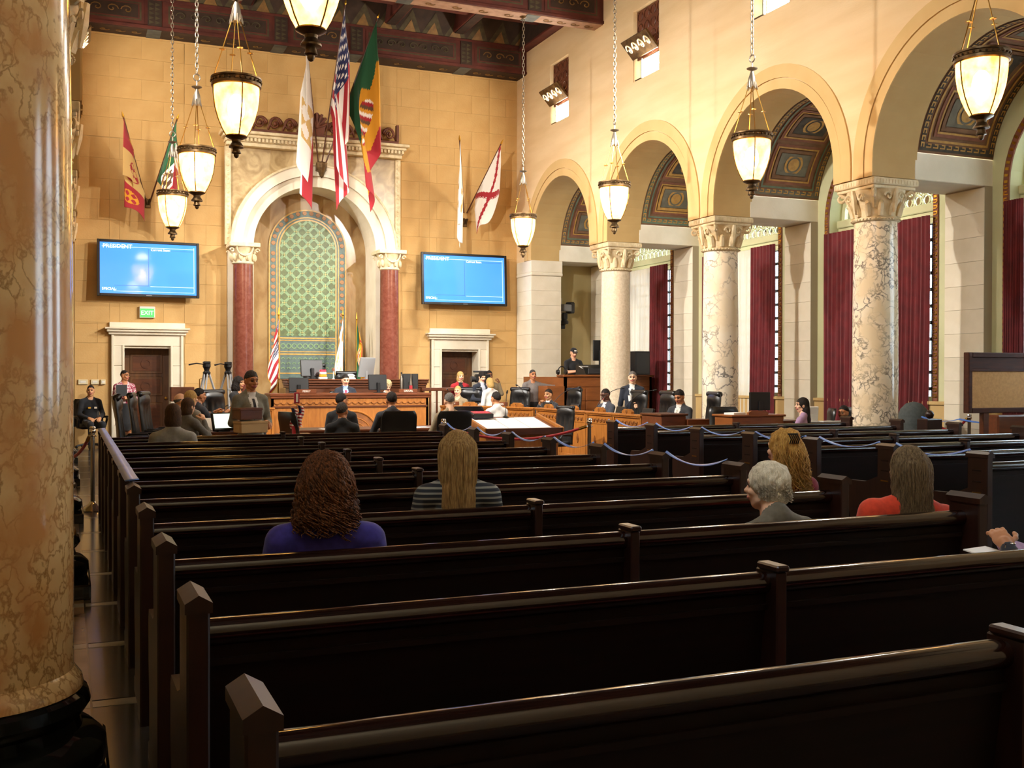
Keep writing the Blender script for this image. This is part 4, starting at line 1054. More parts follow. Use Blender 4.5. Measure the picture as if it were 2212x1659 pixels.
for k in range(4, 11): y = 1.944+ROW*k; pts += [(.323, y+.20 if k == 4 else y, 1.006)]+([(.323, y+.2, 1.006)] if k > 4 else [])
tape('barrier_tape', 'blue tape stretched over the pew ends along the left aisle', pts, .004, .075)
pts = []
for k in range(4, 11): y = 1.944+ROW*k; pts += [(4.275, y, 1.006), (4.275, y+.21, 1.006)]
tape('barrier_tape', 'blue tape sagging between the pew ends left of the centre aisle', pts[1:], .07, .02)
pts = []
for k in range(0, 7): y = 6.213+ROW*k; pts += [(6.70, y, 1.006), (6.70, y+.21, 1.006)]
tape('barrier_tape', 'blue tape sagging between the pew ends right of the centre aisle', pts, .07, .02)
tape('barrier_tape', 'blue tape running from the right pews towards the window wall', [(11.72, 12.15, .99), (12.1, 11.8, .96), (12.9, 11.2, .93)], .05, .028)

# ------------------------------------------------------------------ stanchions and ropes
def stanchion(x, y, label, h=.98, grp='chrome stanchions'):
    t = thing('stanchion', label, 'stanchion', (x, y, 0), 0, grp)
    m = MB(); m.lathe([(.15, 0), (.15, .012), (.13, .03), (.06, .07), (.03, .11)], n=24); m.build('base', 'chrome', t, smooth=40)
    m = MB(); m.lathe([(.025, .1), (.025, h-.06)], n=14); m.build('post', 'silver_pole', t, smooth=40)
    m = MB(); m.lathe([(.03, h-.07), (.038, h-.06), (.038, h-.03), (.03, h-.02), (.036, h-.01), (.03, h+.01), (0, h+.015)], n=16); m.tube([(.045*math.cos(2*PI*i/12), .045*math.sin(2*PI*i/12), h-.1) for i in range(12)], .008, 5, True); m.build('top', 'chrome', t, smooth=40)
    return t
def rope(a, b, label, sag=.22, r=.019):
    P = []
    for i in range(19):
        u = i/18; p = Vector(a).lerp(Vector(b), u); p.z -= sag*4*u*(1-u); P.append(p)
    t = thing('velvet_rope', label, 'rope', P[9], 0, 'red velvet ropes'); Q = [tuple(p-P[9]) for p in P]
    m = MB(); m.tube(Q[1:-1], r, 10); m.build('rope', 'red_velvet', t, smooth=50)
    for e in (Q[:2], Q[-2:]): m = MB(); m.tube(e, r*1.15, 10); m.build('end_cap', 'brass', t, smooth=50)
stanchion(.25, 13.3, 'chrome stanchion standing in the left aisle'); stanchion(-.25, 14.9, 'chrome stanchion behind the left columns')
rope((.22, 13.32, .88), (-.23, 14.88, .88), 'red velvet rope hung from the left aisle stanchion', .30)
stanchion(6.57, 12.92, 'stanchion in the centre aisle before the oak desk', 1.0); stanchion(4.62, 13.38, 'stanchion beside the farthest left pew, in front of the lectern', 1.0)
rope((6.53, 12.93, .90), (4.66, 13.37, .90), 'long bright red velvet rope across the centre aisle', .17)
stanchion(12.30, 12.55, 'left one of two stanchions by the window wall', 1.0); stanchion(12.72, 12.2, 'right one of two stanchions by the window wall', 1.0)
rope((12.32, 12.53, .92), (12.70, 12.22, .95), 'dark red rope between the stanchions by the window wall', .17)

# ------------------------------------------------------------------ leather chairs
def make_chair(high=True, tuft=True, lm='leather'):
    t = thing('office_chair', 'x', 'chair', (0, 0, 0), 0, 'black leather chairs'); H = 1.30 if high else 1.06      # faces +y
    m = MB()
    for i in range(5):
        a = 2*PI*i/5; m.tube([(0, 0, .10), (.28*math.cos(a), .28*math.sin(a), .06)], [.03, .02], 6); m.sphere((.29*math.cos(a), .29*math.sin(a), .035), .032, 8, 6)
    m.build('star_base', 'black_plastic', t)
    m = MB(); m.lathe([(.03, .08), (.03, .42)], n=10); m.build('gas_lift', 'dark_grey_plastic', t)
    m = MB(); m.box(-.27, .27, -.24, .27, .42, .53, .045); m.build('seat', lm, t, smooth=50)
    def back(u, v):
        x = (u-.5)*2; z = .50+(H-.50)*v
        hw = .27*(1-.10*max(0, v-.75)*4*abs(x)**4)
        return (x*hw, z)
    m = MB(); zs = [.48+(H-.48)*i/18 for i in range(19)]; R = []
    for i, z in enumerate(zs):
        v = i/18; hw = .275-.05*max(0, v-.8)*3 if high else .275*math.sqrt(1-(max(0, v-.80)/.20)**2*.30); th = .055+.012*math.sin(v*9)
        yc = -.25-.10*v-(.0 if not tuft else .0); head = .035*math.exp(-((v-.86)/.10)**2) if high else .015*math.exp(-((v-.9)/.1)**2)
        row = []
        for k in range(25):
            x = -1+2*k/24; ch = .018*abs(math.sin(x*PI*2.0)) if tuft and v < .72 else .012*(1-x*x)
            row.append((x*hw, yc+th*.5*(1-abs(x)**6)+ch+head*(1-abs(x)**4)-.02*0))
        R.append((z, row, hw, yc, th))
    V = []; F = []; n = 25
    for z, row, hw, yc, th in R: V += [(x, y+.02, z) for x, y in row]+[(x, yc-th*.5*(1-abs(x/hw)**4)-.015+.02, z) for x, y in reversed(row)]
    w = 2*n
    for i in range(len(R)-1):
        for k in range(w): F.append((i*w+k, i*w+(k+1) % w, (i+1)*w+(k+1) % w, (i+1)*w+k))
    F += [tuple(range(w-1, -1, -1)), tuple((len(R)-1)*w+k for k in range(w))]
    m.add(V, F); b = m.build('backrest', lm, t, smooth=60)
    if high:
        m = MB(); m.tube([(-.25+.05*i, -.315+.0*i, H-.03) for i in range(11)], .05, 10); m.build('headrest', lm, b, smooth=True)
    for s_ in (-1, 1):
        m = MB(); m.tube([(s_*.29, -.2, .46), (s_*.31, -.18, .66), (s_*.31, .12, .68), (s_*.30, .17, .62), (s_*.28, .1, .46)], .024, 8); m.box(s_*.31-.035, s_*.31+.035, -.16, .14, .67, .70, .012); m.build('armrest', 'black_plastic', t, smooth=40)
    return t
chH = make_chair(True); chL = make_chair(False, False); chU = {'h': False, 'l': False}
def chair(kind, x, y, rz, label, z=0, sc=None):
    src = chH if kind == 'h' else chL
    if not chU[kind]: chU[kind] = True; src.location = (x, y, z); src.rotation_euler = (0, 0, rz); src['label'] = label; return src
    return copy_tree(src, None, (x, y, z), rz, label, scale=sc)
R_ = math.radians
chair('h', 9.78, 16.68, R_(90), 'high-backed black leather chair, empty, beside the standing grey-haired man')
chair('h', 9.86, 17.85, R_(95), 'high-backed black leather chair behind the standing grey-haired man')
chair('h', 10.12, 15.75, R_(80), 'high-backed black leather chair of the man in the pale tie')
chair('h', 10.1, 21.15, R_(100), 'high-backed black leather chair left of the cream column')
chair('h', 9.38, 22.3, R_(125), 'high-backed black leather chair beside the man leaning on the booth')
chair('h', 8.5, 22.85, R_(150), 'high-backed black leather chair behind the blonde women at the desk')
chair('h', 7.98, 17.0, R_(112), 'empty black leather chair inside the horseshoe beside the lectern', 0, (.8, .8, .8))
chair('h', .92, 15.9, R_(-90), 'black leather chair of the left arm, nearest the pews')
chair('h', .98, 16.8, R_(-90), 'black leather chair of the left arm, second from the pews')
chair('h', 1.22, 17.7, R_(-100), 'black leather chair of the left arm behind the bald man')
chair('h', 1.45, 18.7, R_(-110), 'black leather chair of the left arm behind the dark-haired man')
chair('h', 2.66, 20.35, R_(-150), 'black leather chair behind the standing man, below the tripods')
chair('l', 3.22, 15.45, R_(-72), 'low black leather chair turned sideways at the staff table')
chair('l', .42, 24.68, R_(195), 'low black chair of the seated guard by the far wall')
chair('l', 4.56, 15.55, R_(0), 'low black leather chair of the man in the grey suit')
chair('l', 5.33, 15.25, R_(0), 'low black leather chair of the man in the tan suit')
chair('l', 6.45, 17.35, R_(-20), 'low black leather chair of the man in the white shirt')
chair('h', 5.35, 24.5, PI, 'presiding black leather chair on the dais before the mosaic', .55)
chair('h', 6.12, 24.55, PI, 'second black leather chair on the dais beside the flags', .37)
chair('l', 11.35, 14.2, R_(60), 'black leather chair beside the woman in the pink top', .0)
chair('l', 10.35, 15.05, R_(170), 'black leather chair behind the side desk by the monitor', .0)
chair('l', 12.1, 14.35, R_(100), 'black leather chair half hidden by the brecciated column')
chair('l', 4.72, 23.05, PI, 'black leather chair of the clerk hidden behind her monitor', .17)
chair('l', 5.62, 23.05, PI, 'black leather chair of the man with the red tie on the dais', .17)

# ------------------------------------------------------------------ horseshoe desks
def desk_unit(L, label, x, y, rz, hump=True, group='oak council desks'):
    t = thing('council_desk', label, 'desk', (x, y, 0), rz, group)      # front face on local -y, length along +x
    m = MB(); m.box(0, L, 0, .035, .05, .90); m.box(0, L, -.02, .05, 0, .07, .006); m.build('front_panel', 'oak', t)
    m = MB(); m.box(-.01, L+.01, -.05, .10, .885, .925, .01); m.box(0, L, -.03, .05, .86, .887, .006); m.build('top_ledge', 'oak', t)
    m = MB(); m.box(0, L, .05, .47, .73, .765, .008); m.build('worktop', 'oak_dark', t)
    for x_ in (.03, L-.03): m = MB(); m.box(x_-.028, x_+.028, -.022, .0, .07, .86, .005); m.box(x_-.02, x_+.02, .05, .42, 0, .73); m.build('pilaster', 'oak', t)
    m = MB(); m.box(.08, L-.08, -.012, 0, .70, .83, .004); m.build('frieze_panel', 'oak', t)
    n = max(3, int(L/.17))
    for i in range(n):
        m = MB(); cx = .12+(L-.24)*(i+.5)/n; m.tube([(cx-.05, -.016, .80), (cx-.035, -.02, .755), (cx, -.02, .735), (cx+.035, -.02, .755), (cx+.05, -.016, .80)], .008, 5); m.sphere((cx, -.018, .775), (.014, .01, .014), 6, 5); m.build('frieze_carving', 'oak_carved', t)
    k = 2 if L > .9 else 1
    for i in range(k):
        cx = L*(i+1)/(k+1) if k == 1 else L*(.32+.36*i)
        m = MB(); m.prism([(cx, .30), (cx+.05, .39), (cx, .48), (cx-.05, .39)], 'Y', -.012, 0); m.prism([(cx, .345), (cx+.024, .39), (cx, .435), (cx-.024, .39)], 'Y', -.02, -.01); m.build('diamond', 'oak_carved', t)
    if hump:
        m = MB(); cx = L/2; w = .17
        m.prism([(cx-w, .92), (cx-w, .965), (cx-w+.02, .985), (cx-w+.05, .985), (cx-w+.07, 1.01), (cx+w-.07, 1.01), (cx+w-.05, .985), (cx+w-.02, .985), (cx+w, .965), (cx+w, .92)], 'Y', -.02, .04); h = m.build('name_shield', 'oak', t)
        m = MB(); m.tube([(cx+.022*math.cos(a), -.024, .962+.028*math.sin(a)) for a in [2*PI*i/10 for i in range(10)]], .006, 5, True); m.build('carved_motif', 'oak_carved', h)
    return t
def plate(x, y, z, rz, text, label, w=.30):
    t = thing('name_plate', label, 'name plate', (x, y, z), rz, 'name plates')
    m = MB(); m.box(-w/2, w/2, -.02, .03, 0, .085, .006); m.build('block', 'mahogany', t)
    if text: text_mesh(text, .06, 'lettering', 'label_white', t, Matrix.Translation((0, -.023, .043)) @ FACE_S, .001)
def mic(x, y, z, dx, dy, h, label, r=.006):
    t = thing('microphone', label, 'microphone', (x, y, z), 0, 'gooseneck microphones')
    m = MB(); m.lathe([(.05, 0), (.05, .015), (.02, .03)], n=12); m.build('base', 'black_plastic', t)
    P = [(dx*u**1.4, dy*u**1.4, h*(1-(1-u)**1.6)) for u in [i/8 for i in range(9)]]
    m = MB(); m.tube(P, r, 6); m.build('stem', 'dark_grey_plastic', t)
    a = Vector(P[-1]); d = (a-Vector(P[-2])).normalized(); m = MB(); m.tube([tuple(a), tuple(a+d*.02), tuple(a+d*.07)], [.012, .018, .012], 8); m.build('capsule', 'black_plastic', t)
def monitor(x, y, z, rz, w, h, label, tilt=0, stand=.1, mt='black_plastic', group='flat monitors', screen='screen_off'):
    t = thing('monitor', label, 'monitor', (x, y, z), rz, group)      # screen faces local -y
    M = Matrix.Translation((0, 0, stand)) @ Matrix.Rotation(tilt, 4, 'X')
    m = MB(M); m.box(-w/2, w/2, -.02, .03, 0, h, .008); m.build('casing', mt, t)
    m = MB(M); m.box(-w/2+.02, w/2-.02, -.024, -.018, .03, h-.02); m.build('screen', screen, t)
    m = MB(); m.box(-.10, .10, -.02, .14, 0, .015, .005); m.box(-.035, .035, .02, .06, .01, stand+h*.5, .004); m.build('stand', mt, t)
    return t
# right arm, from the corner towards the pews
ys = [20.1, 18.95, 17.8, 16.75]; rn = ['farthest from the pews', 'second from the far end', 'third from the far end', 'nearest the pews']
for i, y in enumerate(ys): desk_unit(1.13 if i < 2 else 1.03, 'oak council desk of the right arm, '+rn[i], 9.0, y, R_(-90))
desk_unit(1.45, 'oak council desk in the right corner of the horseshoe', 7.62, 22.25, R_(-48)); desk_unit(1.02, 'oak council desk beside the right corner of the horseshoe', 8.58, 21.12, R_(-68))
t = thing('end_desk', 'plain dark-topped oak desk closing the right arm', 'desk', (9.0, 15.55, 0))
m = MB(); m.box(-.05, .42, -.55, .1, 0, .93, .008); m.build('body', 'mahogany', t); m = MB(); m.box(-.08, .45, -.58, .12, .93, .965, .01); m.build('top', 'oak_dark', t)
m = MB(); m.box(.42, .85, -.60, -.30, 0, .87, .008); m.build('side_leaf', 'mahogany', t)
# left arm, mirrored
for i, y in enumerate(ys): desk_unit(1.13 if i < 2 else 1.03, 'oak council desk of the left arm, '+rn[i], 2.32, y-1.1 if i < 2 else y-1.0, R_(90), hump=False)
desk_unit(1.30, 'oak council desk in the left corner of the horseshoe', 2.62, 20.35, R_(58)); desk_unit(.66, 'oak council desk with diamonds left of the clerk dais', 3.32, 21.5, R_(35))
# clerk dais: curved steps of oak with a carved half-round
t = thing('clerk_dais', 'long oak clerk desk with carved half-round panel below the dais', 'desk', (NC, 22.15, 0))
m = MB(); m.box(-1.62, 1.80, 0, .05, 0, 1.15); m.box(-1.62, -1.57, 0, .6, 0, 1.15); m.box(1.75, 1.80, 0, .6, 0, 1.15); m.build('front_panel', 'oak', t)
m = MB(); m.box(-1.66, 1.86, -.05, .62, 1.15, 1.205, .012); m.box(-1.64, 1.83, -.035, .03, 1.10, 1.15, .008); m.build('top', 'mahogany', t)
for i in range(24):
    m = MB(); cx = -1.5+i*.138; m.tube([(cx-.06, -.012, 1.02), (cx-.03, -.014, .985), (cx, -.014, .98), (cx+.03, -.014, .985), (cx+.06, -.012, 1.02)], .010, 5); m.build('frieze_carving', 'oak_carved', t)
m = MB(); m.box(-1.6, 1.78, -.02, 0, .90, .94, .005); m.build('string_moulding', 'oak_dark', t)
m = MB(); V = [(0, -.02, .28)]+[(.52*math.cos(PI*i/24), -.02, .28+.52*math.sin(PI*i/24)) for i in range(25)]; m.add(V, [(0, i+1, i+2) for i in range(24)]); m.v = [(x+.12, y, z) for x, y, z in m.v]; hr = m.build('half_round', 'oak_carved', t)
for r in (.54, .40, .30): m = MB(); m.tube([(.12+r*math.cos(PI*i/24), -.025, .28+r*math.sin(PI*i/24)) for i in range(25)], .02 if r > .5 else .009, 6); m.build('half_round_ring', 'oak', hr)
for i in range(9): a = PI*(i+.5)/9; m = MB(); m.tube([(.12+.12*math.cos(a), -.025, .28+.12*math.sin(a)), (.12+.27*math.cos(a), -.025, .28+.27*math.sin(a))], [.006, .022], 5); m.build('half_round_ray', 'oak', hr)
t = thing('president_dais', 'high stepped oak bench of the dais before the mosaic', 'desk', (NC+.55, 23.65, 0))
m = MB(); m.box(-1.50, 1.66, 0, .5, .0, 1.30, .01); m.build('front_panel', 'oak_dark', t)
for i, (z0, z1, o) in enumerate(((1.30, 1.36, .02), (1.36, 1.41, .05), (1.41, 1.47, .09), (1.47, 1.50, .11))): m = MB(); m.box(-1.52-o*.5, 1.68+o*.5, -o, .62, z0, z1, .008); m.build('stepped_moulding', 'mahogany' if i % 2 else 'oak_dark', t)
for i in range(6): m = MB(); m.box(-1.42+i*.52, -.98+i*.52, -.012, 0, .55, 1.2, .006); m.build('sunk_panel', 'mahogany', t)
m = MB(); m.box(NC-1.45, NC+1.45, 22.9, 26.2, 0, .16); struct(m.build('floor_dais_lower', 'oak_dark')); m = MB(); m.box(NC-1.45, NC+1.45, 24.2, 26.2, .16, .54); struct(m.build('floor_dais_upper', 'oak_dark'))
plate(4.62, 22.25, 1.205, 0, 'PERRY', 'mahogany name plate lettered PERRY on the clerk desk', .42)
plate(6.86, 22.25, 1.205, 0, 'GREUEL', 'mahogany name plate lettered GREUEL on the clerk desk', .42)
plate(7.78, 22.0, .93, R_(-30), 'HAHN', 'name plate lettered HAHN on the right corner desk', .34); plate(8.55, 21.05, .93, R_(-40), 'PARKS', 'name plate lettered PARKS beside the right corner desk', .34)
monitor(4.52, 22.55, 1.205, PI, .42, .30, 'black monitor hiding the seated clerk on the left of the clerk desk', .1, .03)
monitor(6.27, 22.6, 1.205, PI+.2, .44, .34, 'black monitor beside the short-haired woman on the clerk desk', .1, .06); monitor(7.02, 22.62, 1.205, PI-.3, .36, .36, 'black monitor at the right end of the clerk desk', .1, .06)
monitor(5.10, 23.95, 1.5, PI+.15, .52, .38, 'black touchscreen monitor before the presiding chair', .15, .06); monitor(6.36, 24.0, 1.5, PI+.45, .44, .46, 'grey-backed monitor at the right of the high bench', -.2, .05, 'grey_plastic')
t = thing('desk_telephone', 'pale telephone beside the grey-backed monitor', 'telephone', (5.98, 23.9, 1.5)); m = MB(); m.prism([(-.1, 0), (.12, 0), (.12, .07), (-.1, .02)], 'X', -.1, .1); m.build('body', 'white_plastic', t); m = MB(); m.tube([(-.08, 0, .07), (-.02, .03, .1), (.06, .03, .1), (.1, 0, .07)], .02, 6); m.build('handset', 'white_plastic', t)
t = thing('snack_packets', 'stack of bright packets beside the touchscreen monitor', 'packets', (5.32, 23.8, 1.5)); 
for i, c_ in enumerate(('label_white', 'flag_gold', 'label_white', 'timer_red')): m = MB(); m.box(-.09+.01*i, .09-.01*i, -.06, .06, .055*i, .055*i+.05, .008); m.build('packet', c_, t)
t = thing('water_bottle', 'tall slim glass bottle on the right end of the clerk desk', 'bottle', (6.80, 22.55, 1.205)); m = MB(); m.lathe([(.035, 0), (.035, .3), (.018, .36), (.018, .42)], n=12); m.build('body', 'silver_pole', t, smooth=40); m = MB(); m.lathe([(.02, .42), (.02, .45), (0, .45)], n=10); m.build('cap', 'black_plastic', t)
t = thing('water_bottle', 'slim bottle with red label on the right end of the clerk desk', 'bottle', (7.0, 22.5, 1.205)); m = MB(); m.lathe([(.035, 0), (.035, .2), (.02, .28), (.02, .42)], n=12); m.build('body', 'silver_pole', t, smooth=40); m = MB(); m.lathe([(.037, .03), (.037, .16)], n=12); m.build('label_band', 'flag_red', t)
t = thing('table_lamp', 'tiny white-stemmed lamp with orange top beside the presiding chair', 'lamp', (5.62, 24.05, 1.5)); m = MB(); m.lathe([(.04, 0), (.01, .02), (.008, .2)], n=10); m.build('stem', 'white_plastic', t); m = MB(); m.lathe([(.035, .19), (.03, .25), (0, .26)], n=10); m.build('shade', 'vault_red', t)
# microphones, laptops, papers of the members
mic(9.05, 20.75, .93, -.35, -.3, .45, 'long gooseneck microphone before the booth'); mic(9.05, 19.5, .93, .5, -.2, .42, 'gooseneck microphone beside the bearded man with the red tie')
mic(9.05, 17.55, .93, .45, -.15, .42, 'gooseneck microphone before the man with glasses'); mic(9.05, 16.5, .93, .5, -.2, .40, 'gooseneck microphone before the empty leather chair')
mic(7.75, 21.9, .93, -.2, -.3, .35, 'gooseneck microphone on the right corner desk'); mic(2.1, 17.2, .766, .6, .5, .42, 'left gooseneck microphone leaning across the left arm'); mic(2.1, 16.2, .766, .7, .5, .45, 'right gooseneck microphone leaning across the left arm')
for x, y, rz, lb in ((9.30, 20.35, R_(-90), 'black laptop on the right arm beside the bearded man'), (9.30, 19.0, R_(-90), 'black laptop in the middle of the right arm'), (9.32, 17.1, R_(-90), 'black laptop before the man with glasses'), (9.3, 16.1, R_(-90), 'black laptop before the empty chair at the end of the right arm')):
    monitor(x, y, .765, rz+PI, .36, .24, lb, .25, .02)
t = thing('paper_box', 'white carton standing on the right arm desk', 'box', (9.25, 19.2, .765)); m = MB(); m.box(-.12, .12, -.2, .2, 0, .20, .005); m.build('carton', 'paper', t); m = MB(); m.box(-.125, .125, -.205, .205, .17, .205, .004); m.build('lid', 'label_white', t)
monitor(2.08, 15.85, .766, R_(25), .34, .26, 'bright laptop with coloured charts on the left arm', -.25, .02, 'black_plastic', screen='laptop_screen')
t = thing('document', 'white papers held over the left arm desk', 'paper', (2.0, 16.2, .77), R_(20))
m = MB(M := Matrix.Rotation(R_(35), 4, 'X')); m.box(-.13, .13, 0, .28, 0, .006); m.build('sheet', 'paper', t); m = MB(M); m.box(-.16, .08, .02, .29, .008, .012); m.build('sheet', 'paper', t)
# staff table and lectern inside the horseshoe
t = thing('staff_table', 'dark wooden staff table inside the horseshoe', 'table', (4.75, 16.6, 0)); m = MB(); m.box(-1.5, 1.5, -.45, .45, .70, .745, .01); m.build('top', 'mahogany', t); m = MB(); m.box(-1.4, 1.4, .30, .34, .2, .70); m.build('modesty_panel', 'oak_dark', t)
for sx in (-1.4, 1.34):
    for sy in (-.4, .34): m = MB(); m.box(sx, sx+.06, sy, sy+.06, 0, .70, .006); m.build('leg', 'oak_dark', t)
for i, (x, y, rz, lb) in enumerate(((5.25, 16.4, .1, 'white papers before the man in the tan suit'), (5.75, 16.35, -.2, 'white papers at the right end of the staff table'), (3.75, 16.35, .2, 'papers at the left end of the staff table'))):
    t = thing('document', lb, 'paper', (x, y, .746), rz)
    for j in range(2): m = MB(); m.box(-.11+.04*j, .11+.04*j, -.15, .15, .004*j, .004*j+.003); m.build('sheet', 'paper', t)
t = thing('lectern', 'broad oak lectern with a brightly lit white top', 'lectern', (6.58, 15.7, 0))
m = MB(); m.prism([(-.45, 0), (.42, 0), (.42, .86), (-.45, .70)], 'X', -.62, .62); m.build('body', 'oak', t)
m = MB(); m.prism([(-.52, .69), (.46, .875), (.46, .91), (-.52, .725)], 'X', -.66, .66); m.build('sloping_top', 'mahogany', t)
m = MB(); m.box(-.66, .66, -.54, -.50, .66, .77, .006); m.build('paper_stop', 'oak_dark', t)
for s_ in (-1, 1): m = MB(); m.prism([(-.54, .66), (.48, .86), (.48, .96), (-.54, .77)], 'X', s_*.66-.02, s_*.66+.02); m.build('side_rail', 'oak', t)
t2 = thing('document', 'overexposed white papers covering the lectern top', 'paper', (6.58, 15.7, 0))
for j in range(3): m = MB(); m.prism([(-.46+.05*j, .74+.01*j), (.34, .888+.004*j), (.34, .892+.004*j), (-.46+.05*j, .744+.01*j)], 'X', -.56+.37*j, -.20+.37*j); m.build('sheet', 'paper', t2)
t = thing('timer_display', 'red-lit timer display on the lectern', 'timer', (6.18, 16.05, .92)); m = MB(Matrix.Rotation(R_(10), 4, 'X')); m.box(-.18, .18, -.12, .12, 0, .07, .008); m.build('case', 'black_plastic', t)
m = MB(Matrix.Rotation(R_(10), 4, 'X')); m.box(-.15, .15, -.09, .09, .07, .074); m.build('face', 'flag_red', t); text_mesh('2:00', .13, 'digits', 'timer_red', t, Matrix.Rotation(R_(10), 4, 'X') @ Matrix.Translation((.0, 0, .078)), .001)
mic(6.62, 16.05, .90, -.02, -.1, .40, 'gooseneck microphone on the lectern')
# toy flags on the staff table
t = thing('hand_flags', 'small stars-and-stripes hand flags in a red holder on the left staff table', 'flags', (3.0, 15.2, .745))
m = MB(); m.lathe([(.05, 0), (.06, .12), (.05, .12)], n=14); m.build('holder', 'flag_red', t)
def small(u, v, x0, z0, ang): return (x0+.09*u*math.cos(ang)+.02*math.sin(v*6), -.02+.02*math.sin(u*7), z0-.02*u-.30*v)
for i, (x0, z0) in enumerate(((-.07, .38), (.02, .42))):
    m = MB(); m.grid(lambda u, v: small(u, v, x0, z0, .3*i), 12, 26, 0, lambda u, v: 2 if (v < .4 and u < .5) else (1 if int(v*13) % 2 else 0)); m.build('flag_cloth', FM, t)
    m = MB(); m.tube([(0, 0, .1), (x0, 0, z0+.03)], .004, 5); m.build('stick', 'gold', t)
m = MB(); m.box(-.02, .06, -.01, .03, .44, .60, .01); m.build('printed_sleeve', 'flag_red', t); m = MB(); m.box(.005, .035, -.014, -.01, .46, .58); m.build('sleeve_panel', 'label_white', t)
# stand for the low table so the flags rest on something
t = thing('side_table', 'small oak side table under the hand flags', 'table', (3.0, 15.25, 0)); m = MB(); m.box(-.25, .25, -.25, .25, .71, .745, .008); m.build('top', 'oak', t)
for sx in (-.22, .18):
    for sy in (-.22, .18): m = MB(); m.box(sx, sx+.04, sy, sy+.04, 0, .71); m.build('leg', 'oak_dark', t)

# ------------------------------------------------------------------ press tripods, booth, side desk, board
def tripod(x, y, label, pan):
    t = thing('camera_tripod', label, 'tripod', (x, y, 0), 0, 'camera tripods')
    for i in range(3):
        a = 2*PI*i/3+pan; c, s_ = math.cos(a), math.sin(a); q = Vector((-s_, c, 0))*.03
        m = MB()
        for e in (-1, 1): m.tube([(.05*c+q.x*e, .05*s_+q.y*e, 1.62), (.30*c+q.x*e, .30*s_+q.y*e, .8)], .016, 6)
        m.tube([(.29*c, .29*s_, .85), (.5*c, .5*s_, .03)], .02, 6); m.tube([(.16*c-q.x*1.3, .16*s_-q.y*1.3, 1.28), (.16*c+q.x*1.3, .16*s_+q.y*1.3, 1.28)], .025, 6); l = m.build('leg', 'grey_plastic', t)
        m = MB(); m.sphere((.5*c, .5*s_, .03), .03, 8, 6); m.build('foot', 'black_plastic', l)
        m = MB(); m.tube([(0, 0, .95), (.30*c, .30*s_, .8)], .01, 5); m.build('spreader', 'black_plastic', t)
    m = MB(); m.lathe([(.07, 1.60), (.08, 1.64), (.05, 1.68), (.06, 1.72), (.08, 1.76), (.08, 1.82), (.05, 1.84)], n=14); m.box(-.07, .07, -.09, .09, 1.82, 1.87, .01); m.build('fluid_head', 'black_plastic', t)
    m = MB(); m.tube([(0, 0, 1.80), (-.2*math.cos(pan), -.2*math.sin(pan), 1.83), (-.36*math.cos(pan), -.36*math.sin(pan), 1.80)], [.012, .012, .018], 7); m.build('pan_handle', 'black_plastic', t)
tripod(2.60, 22.4, 'left press tripod without camera beside the far door', .1); tripod(3.12, 23.1, 'right press tripod without camera beside the red niche column', .6)
t = thing('lectern_stand', 'small dark wooden stand beside the left tripod', 'stand', (2.35, 24.6, 0)); m = MB(); m.box(-.02, .02, -.02, .02, 0, 1.0); m.box(-.2, .2, -.15, .15, 0, .04); m.build('post', 'oak_dark', t); m = MB(); m.box(-.28, .22, -.2, .2, 1.0, 1.32, .01); m.build('box', 'oak_dark', t)
m = MB(); m.tube([(.35, 0, .9), (.35, 0, 1.5), (.6, 0, 1.56)], .012, 6); m.build('rail', 'brass', t)
t = thing('railing', 'dark wooden railing before the right door', 'railing', (8.35, 23.6, 0)); m = MB(); m.box(-.75, .85, -.04, .04, 1.22, 1.30, .01); m.build('handrail', 'oak_dark', t)
for i in range(10): m = MB(); m.box(-.72+i*.165, -.68+i*.165, -.02, .02, .0, 1.22); m.build('baluster', 'oak_dark', t)
t = thing('media_booth', 'raised wooden broadcast booth behind the cream column', 'booth', (10.55, 22.0, 0))
m = MB(); m.box(0, 2.3, 0, .06, 0, 1.56); m.box(0, .06, 0, 2.4, 0, 1.56); m.box(2.24, 2.3, 0, 2.4, 0, 1.56); m.build('panelled_front', 'booth_wood', t)
for x0, x1, z0, z1 in ((.06, .52, .1, 1.28), (.56, 2.2, .1, 1.28), (.06, 2.24, 1.33, 1.5)): m = MB(); m.box(x0, x1, -.015, 0, z0, z1, .008); m.build('panel', 'booth_wood', t)
for z in (.75, 1.0): m = MB(); m.box(.06, 2.24, -.018, -.012, z, z+.012); m.build('groove', 'oak_dark', t)
m = MB(); m.box(-.05, 2.35, -.05, .35, 1.56, 1.61, .012); m.build('ledge', 'booth_wood', t); m = MB(); m.box(-.45, 0, .0, .5, 0, 1.35, .01); m.build('step_block', 'booth_wood', t)
m = MB(); m.box(.06, 2.24, .06, 2.38, 0, .62); m.build('booth_floor', 'oak_dark', t)
t = thing('mixing_console', 'black broadcast console on the booth ledge', 'console', (11.5, 22.25, 1.61)); m = MB(); m.prism([(-.15, 0), (.4, 0), (.4, .24), (-.02, .16)], 'X', -.35, .75); m.build('body', 'black_plastic', t)
m = MB(); m.box(-.30, .05, -.17, -.14, .02, .15, .01); m.build('rear_panel', 'dark_grey_plastic', t)
t = thing('document', 'white script lying on the broadcast console', 'paper', (11.25, 22.35, 1.78)); m = MB(Matrix.Rotation(R_(15), 4, 'X')); m.box(-.12, .12, -.08, .1, 0, .008); m.build('sheet', 'paper', t)
monitor(11.92, 22.9, .62, PI, .36, .50, 'tall dark monitor beside the man in the cap', 0, 1.33)
